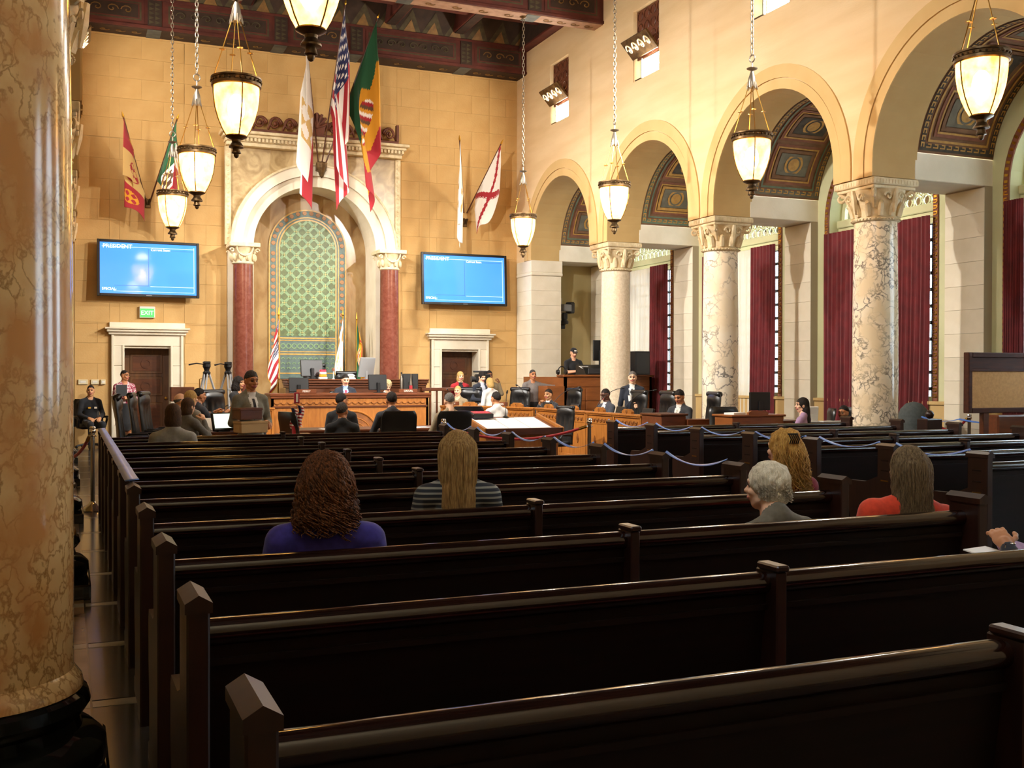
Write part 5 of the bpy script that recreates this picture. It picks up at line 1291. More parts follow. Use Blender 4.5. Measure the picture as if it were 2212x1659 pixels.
t = thing('equipment_rack', 'black equipment cabinet behind the cream column', 'cabinet', (12.35, 21.75, 1.61)); m = MB(); m.box(-.2, .2, -.2, .2, 0, .55, .012); m.build('case', 'black_plastic', t); m = MB(); m.box(-.17, .17, -.21, -.2, .04, .51, .01); m.build('front', 'dark_grey_plastic', t)
t = thing('headphones', 'black headphones on the corner of the booth', 'headphones', (10.50, 22.05, 1.62)); m = MB(); m.tube([(.1*math.cos(PI*i/10), 0, .06+.12*math.sin(PI*i/10)) for i in range(11)], .012, 6); m.build('band', 'black_plastic', t)
for s_ in (-1, 1): m = MB(); m.lathe([(.06, -.02), (.065, 0), (.05, .03)], n=12); m.v = [(s_*.1+z*s_, x, .05+y) for x, y, z in m.v]; m.build('ear_cup', 'black_plastic', t)
t = thing('robotic_camera', 'grey robotic camera on a wall arm in the aisle', 'camera', (12.05, FAR-.35, 2.95))
m = MB(); m.box(-.12, .12, .2, .32, -.12, .1, .01); m.tube([(0, .25, 0), (.0, .0, .02)], .05, 8); m.build('wall_arm', 'black_plastic', t)
m = MB(); m.lathe([(.10, .0), (.11, .06), (.07, .1), (.06, .2)], n=14); m.box(-.07, .07, -.06, .06, .12, .3, .02); m.build('pan_head', 'dark_grey_plastic', t)
m = MB(Matrix.Translation((.02, -.05, .42)) @ Matrix.Rotation(R_(25), 4, 'Z')); m.box(-.2, .12, -.1, .1, -.09, .09, .015); c_ = m.build('camera_body', 'grey_plastic', t)
m = MB(Matrix.Translation((.02, -.05, .42)) @ Matrix.Rotation(R_(25), 4, 'Z')); m.box(.10, .24, -.12, .12, -.14, .16, .03); m.build('lens_hood', 'dark_grey_plastic', c_)
m = MB(); m.tube([(-.14+.0*i, -.12, .3-.05*i+.012*i*i) for i in range(9)], .01, 5); m.build('cable', 'white_plastic', t)
t = thing('side_desk', 'plain oak clerk desk with a monitor right of the veined column', 'desk', (9.78, 14.2, 0)); m = MB(); m.box(0, 1.0, 0, .5, 0, .93, .008); m.box(.0, 1.0, -.012, 0, .45, .5); m.build('body', 'booth_wood', t); m = MB(); m.box(-.03, 1.03, -.03, .55, .93, .965, .01); m.build('top', 'booth_wood', t)
m = MB(); m.prism([(.3, .965), (.3, 1.0), (.36, 1.03), (.62, 1.03), (.68, 1.0), (.68, .965)], 'Y', -.02, .03); m.build('name_shield', 'booth_wood', t); m = MB(); m.box(1.0, 1.45, .05, .5, 0, .86, .008); m.build('lower_return', 'mahogany', t)
monitor(10.52, 14.5, .965, PI-.2, .36, .30, 'black monitor on the side desk by the red curtain', 0, .06)
t = thing('document', 'white papers on the side desk', 'paper', (10.0, 14.45, .965), .3); m = MB(); m.box(-.15, .15, -.1, .1, 0, .03); m.build('sheet', 'paper', t)
t = thing('black_table', 'black-topped table before the woman in the pink top', 'table', (11.1, 13.95, 0)); m = MB(); m.box(-.18, .72, -.3, .2, .80, .85, .008); m.build('top', 'black_plastic', t)
for sx in (-.15, .66):
    for sy in (-.26, .12): m = MB(); m.box(sx, sx+.04, sy, sy+.04, 0, .80); m.build('leg', 'black_plastic', t)
t = thing('document', 'white papers on the black-topped table', 'paper', (11.4, 13.8, .851), -.1); m = MB(); m.box(-.2, .25, -.1, .1, 0, .012); m.build('sheet', 'paper', t)
monitor(11.05, 13.9, .85, PI-.1, .30, .24, 'small pale laptop beside the woman in the pink top', -.1, .01, 'white_plastic')
t = thing('notice_board', 'large wood-framed cork notice board at the right edge', 'board', (12.2, 10.85, 0), 0)
m = MB()
for a in ((-.95, -.88, 1.09, 1.92), (.88, .95, 1.09, 1.92), (-.88, .88, 1.09, 1.16), (-.88, .88, 1.85, 1.92)): m.box(a[0], a[1], -.05, .05, a[2], a[3], .008)
m.box(-.88, .88, -.03, .04, 1.69, 1.85); m.box(-.90, .90, -.04, .04, 1.66, 1.70, .006); m.build('frame', 'board_wood', t)
m = MB(); m.box(-.88, .88, -.02, .03, 1.16, 1.68); m.build('cork_panel', 'board_cork', t)
for x in (-.62, .7): m = MB(); m.box(x-.05, x+.05, -.04, .04, .0, 1.1, .006); m.box(x-.06, x+.06, -.3, .3, 0, .06, .01); m.build('leg', 'oak_dark', t)
m = MB(); m.box(-.3, .5, .05, .25, .75, 1.05, .02); m.build('shelf_box', 'mahogany', t)
t = thing('dark_bag', 'black fabric bag slumped under the notice board', 'bag', (12.3, 10.2, .0)); m = MB(); m.grid(lambda u, v: ((.42*math.sin(PI*v)**.6*math.cos(2*PI*u))*(1+.12*math.sin(5*2*PI*u+3*v)), .25*math.sin(PI*v)**.6*math.sin(2*PI*u), 1.0-.99*v-.05*math.sin(3*2*PI*u)*math.sin(PI*v)), 40, 18); m.build('body', 'black_fabric', t, smooth=True); m = MB(); m.tube([(-.15+.3*i/10, -.1, .95+.12*math.sin(PI*i/10)) for i in range(11)], .015, 6); m.build('handle', 'black_fabric', t)
t = thing('covered_stand', 'tall rounded grey covered object by the window dado', 'cover', (12.38, 13.0, 0)); m = MB(); m.lathe([(.24, .0), (.27, .3), (.28, .7), (.265, .92), (.21, 1.07), (.12, 1.16), (0, 1.19)], n=28, sq=.9); m.build('grey_cover', 'grey_fabric', t, smooth=True); m = MB(); m.tube([(.285*math.cos(2*PI*i/24), .257*math.sin(2*PI*i/24), .45) for i in range(24)], .012, 6, True); m.build('seam', 'grey_plastic', t, smooth=True)
t = thing('finial_post', 'pew-end post with ball finial at the right block', 'post', (11.05, 11.3, 0)); m = MB(); m.box(-.14, .14, -.1, .1, 0, 1.0, .012); m.build('post', 'pew_end_wood', t); m = MB(); m.sphere((0, 0, 1.06), .06); m.build('ball', 'pew_end_wood', t, smooth=True)
# ------------------------------------------------------------------ people: bodies grown as one surface from a posed skeleton
def surface_nets(vol, org, h):
    s = vol < 0; nx, ny, nz = vol.shape
    c = np.zeros((nx-1, ny-1, nz-1), dtype=np.int8)
    for a in (0, 1):
        for b in (0, 1):
            for d in (0, 1): c += s[a:nx-1+a, b:ny-1+b, d:nz-1+d]
    m = (c > 0) & (c < 8); idx = -np.ones(c.shape, dtype=np.int64); ii = np.argwhere(m); idx[m] = np.arange(len(ii))
    P = np.zeros((len(ii), 3)); W = np.zeros(len(ii)); i, j, k = ii.T
    C8 = [(a, b, d) for a in (0, 1) for b in (0, 1) for d in (0, 1)]
    for p in C8:
        for ax in range(3):
            if p[ax]: continue
            q = list(p); q[ax] = 1
            va = vol[i+p[0], j+p[1], k+p[2]]; vb = vol[i+q[0], j+q[1], k+q[2]]; cr = (va < 0) != (vb < 0)
            t = np.where(cr, va/np.where(cr, va-vb, 1), 0)
            for e in range(3): P[:, e] += np.where(cr, p[e]+(t if e == ax else 0), 0)
            W += cr
    P = (P/W[:, None]+ii)*h+org; F = []
    for ax in range(3):
        o = [0, 1, 2]; o.remove(ax); u, v = o
        sl = [slice(None)]*3; sl[ax] = slice(0, -1); a = s[tuple(sl)]; sl[ax] = slice(1, None); b = s[tuple(sl)]
        e = np.argwhere(a != b); e = e[(e[:, u] > 0) & (e[:, v] > 0) & (e[:, u] < vol.shape[u]-1) & (e[:, v] < vol.shape[v]-1)]
        if not len(e): continue
        inside = a[e[:, 0], e[:, 1], e[:, 2]]; du = np.eye(3, dtype=int)[u]; dv = np.eye(3, dtype=int)[v]
        g = lambda q: idx[q[:, 0], q[:, 1], q[:, 2]]
        Q = np.stack([g(e-du-dv), g(e-dv), g(e), g(e-du)], 1)
        flip = inside if ax != 1 else ~inside
        Q[~flip] = Q[~flip][:, ::-1]; F.append(Q)
    return P, np.concatenate(F)
class SDF:
    def __init__(s, k=.03): s.p = []; s.k = k; s.cut = []
    def cap(s, a, b, ra, rb, lab=0, flat=None): s.p.append(('c', np.array(a, float), np.array(b, float), ra, rb, lab)); return s
    def ell(s, c, r, lab=0, R=None): s.p.append(('e', np.array(c, float), np.array(r, float), R, 0, lab)); return s
    def sub(s, c, r): s.cut.append((np.array(c, float), np.array(r, float))); return s
    def raw(s, q, P):
        if q[0] == 'c':
            a, b = q[1], q[2]; ab = b-a; t = np.clip(((P-a)@ab)/max(ab@ab, 1e-9), 0, 1)
            return np.linalg.norm(P-a-t[..., None]*ab, axis=-1)-(q[3]+(q[4]-q[3])*t)
        d = P-q[1]
        if q[3] is not None: d = d@q[3]
        n = np.linalg.norm(d/q[2], axis=-1); return (n-1)*q[2].min() if True else n
    def eval(s, P, mod=None):
        D = None
        for q in s.p:
            d = s.raw(q, P)
            if D is None: D = d
            else:
                h = np.clip(.5+.5*(D-d)/s.k, 0, 1); D = D*(1-h)+d*h-s.k*h*(1-h)
        for c, r in s.cut: D = np.maximum(D, -(np.linalg.norm((P-c)/r, axis=-1)-1)*r.min())
        if mod is not None: D = mod(P, D)
        return D
    def bounds(s, pad):
        lo, hi = np.full(3, 9e9), np.full(3, -9e9)
        for q in s.p:
            if q[0] == 'c':
                r = max(q[3], q[4])
                for e in (q[1], q[2]): lo = np.minimum(lo, e-r); hi = np.maximum(hi, e+r)
            else: r = q[2].max() if q[3] is not None else q[2]; lo = np.minimum(lo, q[1]-r); hi = np.maximum(hi, q[1]+r)
        return lo-pad, hi+pad
    def mesh(s, h, mod=None, labels=True):
        lo, hi = s.bounds(.03+h*2); n = np.ceil((hi-lo)/h).astype(int)+1
        G = np.stack(np.meshgrid(*[lo[i]+h*np.arange(n[i]) for i in range(3)], indexing='ij'), -1)
        V, F = surface_nets(s.eval(G, mod), lo, h)
        if not labels: return V, F, None
        best = np.full(len(V), 9e9); L = np.zeros(len(V), int)
        for q in s.p:
            d = s.raw(q, V); m = d < best; best[m] = d[m]; L[m] = q[5]
        return V, F, L
# head template: 0 skin, 1 eye, 2 brow, 3 lips
def head_template(h, fem):
    s = SDF(.018)
    s.ell((0, -.012, .022), (.075, .094, .098)); s.ell((0, .022, -.035), (.058, .066, .078)); s.ell((0, .048, -.088), (.03, .03, .026))
    s.cap((-.045, .01, -.07), (0, .045, -.095), .022, .022); s.cap((.045, .01, -.07), (0, .045, -.095), .022, .022)
    s.cap((0, .083, .012), (0, .108, -.022), .009, .013); s.ell((.012, .094, -.026), (.011, .012, .009)); s.ell((-.012, .094, -.026), (.011, .012, .009))
    for e in (-1, 1):
        s.ell((e*.077, -.008, -.012), (.012, .022, .034)); s.cap((e*.012, .084, .034), (e*.05, .066, .032), .010, .008); s.ell((e*.042, .062, -.025), (.022, .02, .018))
    s.cap((0, -.02, -.08), (0, -.03, -.165), .052, .056)
    for e in (-1, 1): s.sub((e*.030, .098, .012), (.015, .014, .009))
    s.ell((0, .086, -.054), (.024, .010, .006), 3); s.ell((0, .084, -.064), (.020, .010, .006), 3)
    for e in (-1, 1): s.ell((e*.030, .0745, .012), (.0095, .011, .0065), 1); s.cap((e*.016, .091, .037), (e*.042, .077, .036), .0035, .003, 2)
    return s.mesh(h)
def hand_template(curl, h=.0055):
    s = SDF(.008); s.ell((.0, .045, 0), (.042, .052, .016)); s.cap((0, -.03, 0), (0, .02, 0), .026, .03)
    for i, (x, L) in enumerate(((-.031, .066), (-.011, .078), (.011, .074), (.031, .060))):
        x = -x; p = np.array([x, .082, 0]); a = 0; r = .0092-.0006*abs(i-1)
        for k, f in enumerate((.45, .32, .25)):
            a += curl*(.7, 1.0, .8)[k]; q = p+L*f*np.array([x*.6, math.cos(a), -math.sin(a)]); s.cap(p, q, r, r*.92); p = q; r *= .92
    p = np.array([-.034, .02, -.005])
    for d, L in (((-.7, .6, -.35), .035), ((-.35, .85, -.5*curl-.1), .03), ((-.1, .9, -.6*curl-.1), .024)):
        d = np.array(d)/np.linalg.norm(d); q = p+d*L; s.cap(p, q, .0115, .0095); p = q
    return s.mesh(h, labels=False)[:2]
HEAD = {}
def head(fem, fine): 
    if (fem, fine) not in HEAD: HEAD[fem, fine] = head_template(.0058 if fine else .0075, fem)
    return HEAD[fem, fine]
HAND = {'relaxed': hand_template(.45), 'grip': hand_template(1.05)}
SKIN = {'light': '#d9a07c', 'fair': '#e6b592', 'tan': '#b67a52', 'brown': '#7d4e34', 'dark': '#5c3826', 'olive': '#c08a60'}
for k, c in SKIN.items(): mat('skin_'+k, c, rough=.5); 
mat('eye', '#3a2c24', rough=.3); mat('lips', '#a85a50', rough=.5)
def cloth(name, c, c2=None, **kw):
    if name not in MATS: mat(name, c, c2, kw.pop('scale', 30), rough=kw.pop('rough', .85), **kw)
    return name
def hairmat(name, c, c2):
    if name not in MATS: mat(name, c, c2, 30, rough=.62, spec=.25, stretch=(4, 4, .6), bump=.5, bscale=60)
    return name
def rot(ax, a): return np.array(Matrix.Rotation(a, 3, ax))
def build_mesh(name, V, F, mi, mats, parent, smooth=True):
    me = bpy.data.meshes.new(name); me.from_pydata(V.tolist() if hasattr(V, 'tolist') else V, [], F.tolist() if hasattr(F, 'tolist') else F)
    for q in mats: me.materials.append(MATS[q])
    if mi is not None: me.polygons.foreach_set('material_index', np.asarray(mi, dtype=np.int32))
    if smooth: me.polygons.foreach_set('use_smooth', np.ones(len(me.polygons), dtype=bool))
    o = bpy.data.objects.new(name, me); COL.objects.link(o); o.parent = parent; return o
ARMS = {  # elbow and wrist offsets from the shoulder (x outward, y forward, z up), hand template, palm
    'lap': ((.06, .06, -.27), (-.06, .28, -.34), 'relaxed'), 'desk': ((.07, .12, -.24), (-.06, .34, -.22), 'relaxed'),
    'down': ((.05, -.01, -.28), (.06, .05, -.53), 'relaxed'), 'fold': ((.05, .03, -.27), (-.17, .20, -.24), 'grip'),
    'carry': ((.06, .0, -.28), (-.05, .24, -.30), 'grip'), 'chin': ((.04, .20, -.20), (-.10, .24, .02), 'grip'),
    'side': ((.26, .03, -.04), (.50, .08, -.02), 'relaxed'), 'raise': ((.08, .16, -.20), (.0, .36, -.06), 'relaxed'), 'phone': ((.08, .18, -.20), (.02, .16, .05), 'grip'),
    'hold': ((.06, .12, -.22), (-.045, .30, -.085), 'relaxed'),
    'reach': ((.10, .22, -.16), (.06, .46, -.14), 'grip')}
HAIRSTYLES = {}
def hair_sdf(style):
    s = SDF(.02); fc = ((0, .098, -.045), (.066, .078, .105))
    mod = None
    if style in ('short', 'bald', 'crew', 'grey'):
        s.ell((0, -.016, .028), (.0815, .099, .104) if style != 'crew' else (.0775, .0955, .0995))
        def mod(P, D):
            y, z, x = P[..., 1], P[..., 2], np.abs(P[..., 0])
            cut = np.maximum(-(z+.062), np.maximum((y-.055), 0)*9-.6*(z-.03)) if True else 0
            D = D+.12*np.maximum(0, -.02-z)*.5; lowz = np.interp(y, [-.12, -.06, -.035, .0, .012, .03, .05], [-.09, -.085, -.03, -.03, -.035, .03, .05]); D = np.maximum(D, (lowz-z)*.7); D = np.maximum(D, (y-.025)-(z-.035)*1.7)
            if style == 'bald': D = np.maximum(D, z-.035+.25*np.maximum(0, -y-.05))
            return D+.004*np.sin(P[..., 0]*120+3*np.sin(z*40))*np.sin(y*110+2)*np.sin(z*100)
    elif style == 'bob':
        s.ell((0, -.018, .028), (.089, .106, .108)); s.ell((0, -.038, -.065), (.094, .085, .105)); s.sub(*fc); s.sub((0, .12, -.11), (.085, .10, .12))
    elif style == 'long':
        s.ell((0, -.018, .028), (.089, .106, .108)); s.ell((0, -.05, -.09), (.098, .085, .15)); s.ell((0, -.085, -.24), (.105, .055, .17)); s.sub(*fc); s.sub((0, .12, -.12), (.085, .11, .16))
    elif style == 'longwide':
        s.ell((0, -.02, .03), (.092, .110, .110)); s.ell((0, -.045, -.07), (.118, .10, .16)); s.ell((0, -.075, -.20), (.135, .07, .13)); s.sub(*fc); s.sub((0, .13, -.12), (.085, .11, .16))
    elif style == 'curly':
        s.ell((0, -.02, .03), (.097, .110, .112)); s.ell((0, -.045, -.07), (.132, .105, .12)); s.ell((0, -.055, -.12), (.138, .09, .08)); s.sub(*fc); s.sub((0, .13, -.12), (.085, .10, .16))
        def mod(P, D): return D+.010*np.sin(P[..., 0]*85+2*np.sin(P[..., 2]*60))*np.sin(P[..., 1]*90)*np.sin(P[..., 2]*95)
    elif style == 'wavy':
        s.ell((0, -.018, .03), (.092, .108, .112)); s.ell((.02, -.06, -.06), (.10, .09, .13)); s.ell((.05, -.08, -.14), (.085, .075, .11)); s.ell((0, -.09, .09), (.045, .045, .05)); s.sub(*fc); s.sub((0, .12, -.11), (.085, .10, .12))
        def mod(P, D): return D+.008*np.sin(P[..., 0]*70+1.5*np.sin(P[..., 2]*50))*np.sin(P[..., 1]*80)*np.sin(P[..., 2]*75)
    elif style == 'elder':
        s.ell((0, -.025, .04), (.102, .117, .110)); s.ell((0, -.055, -.035), (.096, .078, .075)); s.sub(*fc); s.sub((0, .12, -.10), (.10, .085, .09))
        def mod(P, D): return D+.007*np.sin(P[..., 0]*75+1.5*np.sin(P[..., 2]*45))*np.sin(P[..., 1]*70)*np.sin(P[..., 2]*65)
    elif style == 'updo':
        s.ell((0, -.018, .03), (.088, .105, .110)); s.ell((0, -.10, .06), (.05, .045, .05)); s.sub(*fc)
        def mod(P, D): return np.maximum(D, -(P[..., 2]+.075))
    return s, mod
def hair_mesh(style, fine):
    key = (style, fine)
    if key not in HAIRSTYLES: s, mod = hair_sdf(style); HAIRSTYLES[key] = s.mesh(.007 if fine else .010, mod, False)[:2]
    return HAIRSTYLES[key]
def person(label, x, y, rz, ztop, pose='sit', arms='lap', arms_l=None, top='c_navy', bottom='c_black', skin='light', hair=('short', 'h_dark', '#1a1210', '#2a1c14'), fem=False,
           suit=None, lean=0.0, side=0.0, headyaw=0.0, nod=0.0, glasses=False, short_sleeve=False, skirt=False, s=1.0, z0=0.0, fine=False, shoulders=.185, hunch=0.0, strands=None, cap=None, bulk=1.0, floor_z=None):
    t = thing('person', label, 'person', (x, y, z0), rz)
    Lb = dict(skin=0, top=1, shirt=2, tie=3, bottom=4, shoe=5, eye=6, brow=7, lips=8)
    h = s
    if pose == 'sit': pel = np.array([0, 0, (ztop-z0)-.806*h]); 
    else: pel = np.array([0, 0, (ztop-z0)-.806*h])
    R = rot('X', lean) @ rot('Y', side); Tp = lambda p: pel+R@(np.array(p, float)*h)
    b = SDF(.035*h); w = shoulders; q = bulk
    b.ell(Tp((0, 0, .0)), np.array([.165*q, .125*q, .12])*h, Lb['bottom'] if pose == 'stand' else Lb['top'], R)
    b.ell(Tp((0, .005, .14)), np.array([.150*q, .108*q, .16])*h, Lb['top'], R); b.ell(Tp((0, .01, .32)), np.array([(.165 if not fem else .15)*q, .115*q, .17])*h, Lb['top'], R)
    if fem: b.ell(Tp((.07, .085, .30)), np.array([.06, .05, .06])*h, Lb['top'], R); b.ell(Tp((-.07, .085, .30)), np.array([.06, .05, .06])*h, Lb['top'], R)
    b.cap(Tp((-w+.03, -.01, .458)), Tp((w-.03, -.01, .458)), .062*h, .062*h, Lb['top']); b.cap(Tp((-w*.55, -.02, .49)), Tp((0, -.025, .55)), .05*h, .05*h, Lb['top']); b.cap(Tp((w*.55, -.02, .49)), Tp((0, -.025, .55)), .05*h, .05*h, Lb['top'])
    nk = Tp((0, -.012, .52)); hd = pel+R@(np.array([0, .02-.0*hunch, .50])*h)+np.array([side*-.0, hunch*.09, .190-.02*hunch])*h
    b.cap(nk, nk+(hd-nk)*.55, .058*h, .052*h, Lb['skin'])
    hands = []
    for e in (-1, 1):
        A = ARMS[arms if e > 0 or not arms_l else arms_l]; sh = Tp((e*w, -.01, .452)); el = sh+np.array([A[0][0]*e, A[0][1], A[0][2]])*h; wr = sh+np.array([A[1][0]*e, A[1][1], A[1][2]])*h
        up = .056*q; b.cap(sh, el, up*h, .047*h, Lb['top']); b.cap(el, wr, .046*h, .034*h, Lb['skin'] if short_sleeve else Lb['top']); hands.append((e, el, wr, A[2]))
    if pose == 'sit':
        for e in (-1, 1):
            hp = pel+np.array([e*.095, .02, -.02])*h; kn = hp+np.array([e*.03, .43, .0])*h; an = np.array([kn[0]+e*.01, kn[1]+.02, .09 if floor_z is None else floor_z-z0+.09])
            if kn[2] < an[2]+.2: an[2] = kn[2]-.38
            b.cap(hp, kn, .085*h, .062*h, Lb['bottom']); b.cap(kn, an, .06*h, .042*h, Lb['bottom']); b.cap(an+np.array([0, -.02, -.045]), an+np.array([0, .15, -.055]), .042*h, .034*h, Lb['shoe'])
    else:
        fz = 0.0
        for e in (-1, 1):
            hp = pel+np.array([e*.09, 0, -.03])*h; kn = np.array([e*.10*h, .02, fz+.49*h]); an = np.array([e*.10*h, -.01, fz+.09])
            b.cap(hp, kn, .088*h, .062*h, Lb['bottom'] if not skirt else Lb['bottom']); b.cap(kn, an, .058*h, .042*h, Lb['bottom'] if not skirt else Lb['skin']); b.cap(an+np.array([0, -.03, -.045]), an+np.array([0, .15, -.055]), .042, .034, Lb['shoe'])
        if skirt: b.cap(pel, np.array([0, 0, .55*h]), .15*h, .19*h, Lb['bottom'])
    V, F, L = b.mesh(.0125 if fine else .0165)
    loc = (V-pel)@R/h
    L[(L == 0) & (loc[:, 2] < .555) & (np.abs(loc[:, 0]) < .13) & (loc[:, 1] < -.015)] = 1
    if suit: L[(L == 0) & (loc[:, 2] < .56) & (np.abs(loc[:, 0]) < .13) & (loc[:, 1] < .12) & (loc[:, 1] > -.2)] = 2
    if suit:
        m = (L == 1) & (loc[:, 1] > .05) & (np.abs(loc[:, 0]) < np.clip((loc[:, 2]-.19)*.22, 0, .058)) & (loc[:, 2] > .16); L[m] = 2
        if suit[1]: m2 = m & (np.abs(loc[:, 0]) < .020+.03*np.maximum(0, .38-loc[:, 2])) & (loc[:, 2] < .47); L[m2] = 3
    parts = [(V, F, L)]
    # head
    HV, HF, HL = head(fem, fine); hs = .985*h*(1.0 if not fem else .95)
    HR = rot('Z', headyaw) @ rot('X', nod-.0) ; HR = rot('X', lean*.3) @ HR
    parts.append(((HV*hs)@HR.T+hd, HF, np.array([0, 6, 7, 8])[HL]))
    for e, el, wr, kind in hands:
        d = wr-el; d = d/np.linalg.norm(d); n = np.array([-e*.35, -.15, -1.0]) if kind == 'relaxed' else np.array([-e*1.0, -.1, -.3]); n = n-d*(n@d); n /= np.linalg.norm(n); xx = np.cross(d, -n)
        M = np.stack([xx*(-1 if e < 0 else 1), d, -n], 1); hv, hf = HAND[kind]; hv = hv*h*np.array([1, 1, 1]); parts.append((hv@M.T+wr+d*.02*h, hf if e > 0 else hf[:, ::-1], np.zeros(len(hv), int)))
    VV = []; FF = []; MM = []; o = 0
    for v, f, l in parts: VV.append(v); FF.append(f+o); MM.append(l[f[:, 0]]); o += len(v)
    cloth('c_shoe', '#0e0c0b', rough=.4); hm = hairmat(hair[1], hair[2], hair[3])
    build_mesh('body', np.concatenate(VV), np.concatenate(FF), np.concatenate(MM), ['skin_'+skin, top, suit[0] if suit else top, suit[1] if suit and suit[1] else top, bottom, 'c_shoe', 'eye', hm, 'lips'], t)
    X = lambda v: (np.asarray(v)*hs)@HR.T+hd
    if hair[0] != 'none':
        v, f = hair_mesh(hair[0], fine); ho = build_mesh('hair', X(v), f, None, [hm], t)
    if strands:
        build_strands(t, strands, hairmat(hair[1]+'_strand', *STRAND[strands]), X, hs)
    if glasses:
        g = MB()
        for e in (-1, 1): g.tube([tuple(X((e*.031+.020*math.cos(a), .099, .010+.015*math.sin(a)))) for a in [2*PI*i/10 for i in range(10)]], .0018, 4, True); g.tube([tuple(X((e*.051, .095, .014))), tuple(X((e*.078, .0, .014)))], .0018, 4)
        g.tube([tuple(X((-.011, .1, .012))), tuple(X((.011, .1, .012)))], .0018, 4); g.build('glasses', 'black_plastic', t)
    if cap:
        g = MB(); P = []
        g.grid(lambda u, vv: tuple(X(((.088*math.cos(2*PI*u))*math.sin(PI/2*vv), -.012+.104*math.sin(2*PI*u)*math.sin(PI/2*vv), .045+.085*math.cos(PI/2*vv)))), 24, 8); g.grid(lambda u, vv: tuple(X((.075*(2*u-1), .075+.075*vv*(1-(2*u-1)**2), .046-.012*vv))), 10, 4); c_ = g.build('cap', cap, t, smooth=True)
        g = MB(); g.grid(lambda u, vv: tuple(X((.03*(2*u-1), .092-.012*vv-.006*abs(2*u-1), .062+.03*vv))), 6, 3); g.build('cap_badge', 'label_white', c_)
    return t
STRAND = dict(curly=('#3c2210', '#8a5630'), straight=('#8a6638', '#c6a062'), wavy=('#b07c34', '#dcb060'), elder=('#cfc2a4', '#efe6d0'), loose=('#5a452a', '#8a7250'))  # strands coloured lighter than the core hair: self-shadow contrast painted in
def build_strands(t, kind, hm, X, hs):
    g = MB(); rr = random.Random(5)
    n, ln = dict(straight=(520, .56), curly=(620, .27), wavy=(460, .34), elder=(560, .11), loose=(480, .46))[kind]
    for i in range(n):
        # root on the scalp, swept out and down
        th = rr.uniform(-PI, 0) if kind != 'elder' else rr.uniform(-PI*1.1, .1*PI); ph = rr.uniform(.05, 1.0)**.8*PI*.48
        c = Vector((0, -.018, .03)); er = Vector((.086, .104, .106)) if kind != 'curly' else Vector((.098, .112, .112))
        p = Vector((c.x+er.x*math.sin(ph)*math.cos(th), c.y+er.y*math.sin(ph)*math.sin(th), c.z+er.z*math.cos(ph)))
        L = ln*rr.uniform(.75, 1.05); k = 16 if kind != 'curly' else 26; P = []; d = Vector((math.cos(th)*.8, math.sin(th)*.8, -.2)); pos = p.copy()
        own = rr.uniform(.88, 1.24) if kind in ('curly', 'wavy') else rr.uniform(.93, 1.05); flick = rr.uniform(0, 1.1) if kind == 'curly' else rr.uniform(0, .5) if kind in ('curly', 'wavy', 'loose') else 0
        ph0 = rr.uniform(0, 6.28); fr = rr.uniform(5, 8) if kind != 'curly' else rr.uniform(3.5, 6); wob = {'straight': .0015, 'loose': .005, 'curly': .017, 'wavy': .014, 'elder': .009}[kind]
        spread = {'straight': .104, 'loose': .108, 'curly': .182, 'wavy': .135, 'elder': .112}[kind]*own
        for j in range(k):
            u = j/(k-1); step = L/(k-1)
            d = d.lerp(Vector((d.x*.2, min(d.y*.2, 0)-.05, -1)), .35); d.normalize(); pos = pos+d*step+Vector((math.cos(th), math.sin(th), .3))*step*flick*max(0, u-.55)
            e = (pos.x/spread)**2+((pos.y+.05)/(spread*.85))**2
            if e > 1 and pos.z < .05 and u < .8: pos.x /= math.sqrt(e)**.6; pos.y = -.05+(pos.y+.05)/math.sqrt(e)**.6
            # keep outside the skull
            q = Vector(((pos.x-c.x)/er.x, (pos.y-c.y)/er.y, (pos.z-c.z)/er.z))
            if q.length < 1.02 and pos.z > -.03: f = 1.02/max(q.length, .01); pos = Vector((c.x+q.x*f*er.x, c.y+q.y*f*er.y, c.z+q.z*f*er.z))
            w = wob*(.3+u); P.append(tuple(X((pos.x+w*math.cos(fr*u*6.28+ph0), pos.y+w*math.sin(fr*u*6.28+ph0)*.8, pos.z))))
        r = {'curly': .0058, 'wavy': .0042, 'straight': .0032, 'elder': .004, 'loose': .0036}[kind]
        g.tube(P, [r*(1-.6*(j/(k-1))) for j in range(k)], 3, caps=False)
    o = g.build('hair_strands', [hm], t, smooth=True); o['kind'] = 'stuff'
for n_, c_, c2_ in (('c_navy', '#1c2230', '#181d29'), ('c_black', '#0d0d0f', '#141416'), ('c_charcoal', '#2b2c30', '#242529'), ('c_grey', '#6b6a66', '#5f5e5a'), ('c_greyl', '#9b9a94', '#8f8e88'), ('c_white', '#dedbd4', '#d2cfc8'), ('c_shirt', '#c9cfdc', '#bcc4d4'), ('c_blue', '#8fa6d8', '#8299cc'),
                   ('c_tan', '#8d7a5c', '#7f6d50'), ('c_red', '#a81620', '#96121a'), ('c_tie_red', '#a8324a', '#8c2238'), ('c_tie_pale', '#b9b8a8', '#9c9b8c'), ('c_pink', '#a988a8', '#9c7c9c'), ('c_purple', '#3a2f8c', '#2f2678'), ('c_orange', '#d8401c', '#c23616'), ('c_taupe', '#6a6252', '#5d5646'),
                   ('c_crimson', '#8c1630', '#7c1028'), ('c_greyshirt', '#7a726e', '#6e6662'), ('c_suitgrey', '#7b7868', '#6d6a5c'), ('c_police', '#11131a', '#0e1016'), ('c_trouser', '#3a3c44', '#32343c')):
    mat(n_, c_, c2_, 35, rough=.85, sheen=.15)
mat('c_floral', '#c9b3b4', '#8e2440', 22, kind='noise', lo=.47, hi=.53, rough=.85, dist=1.2)
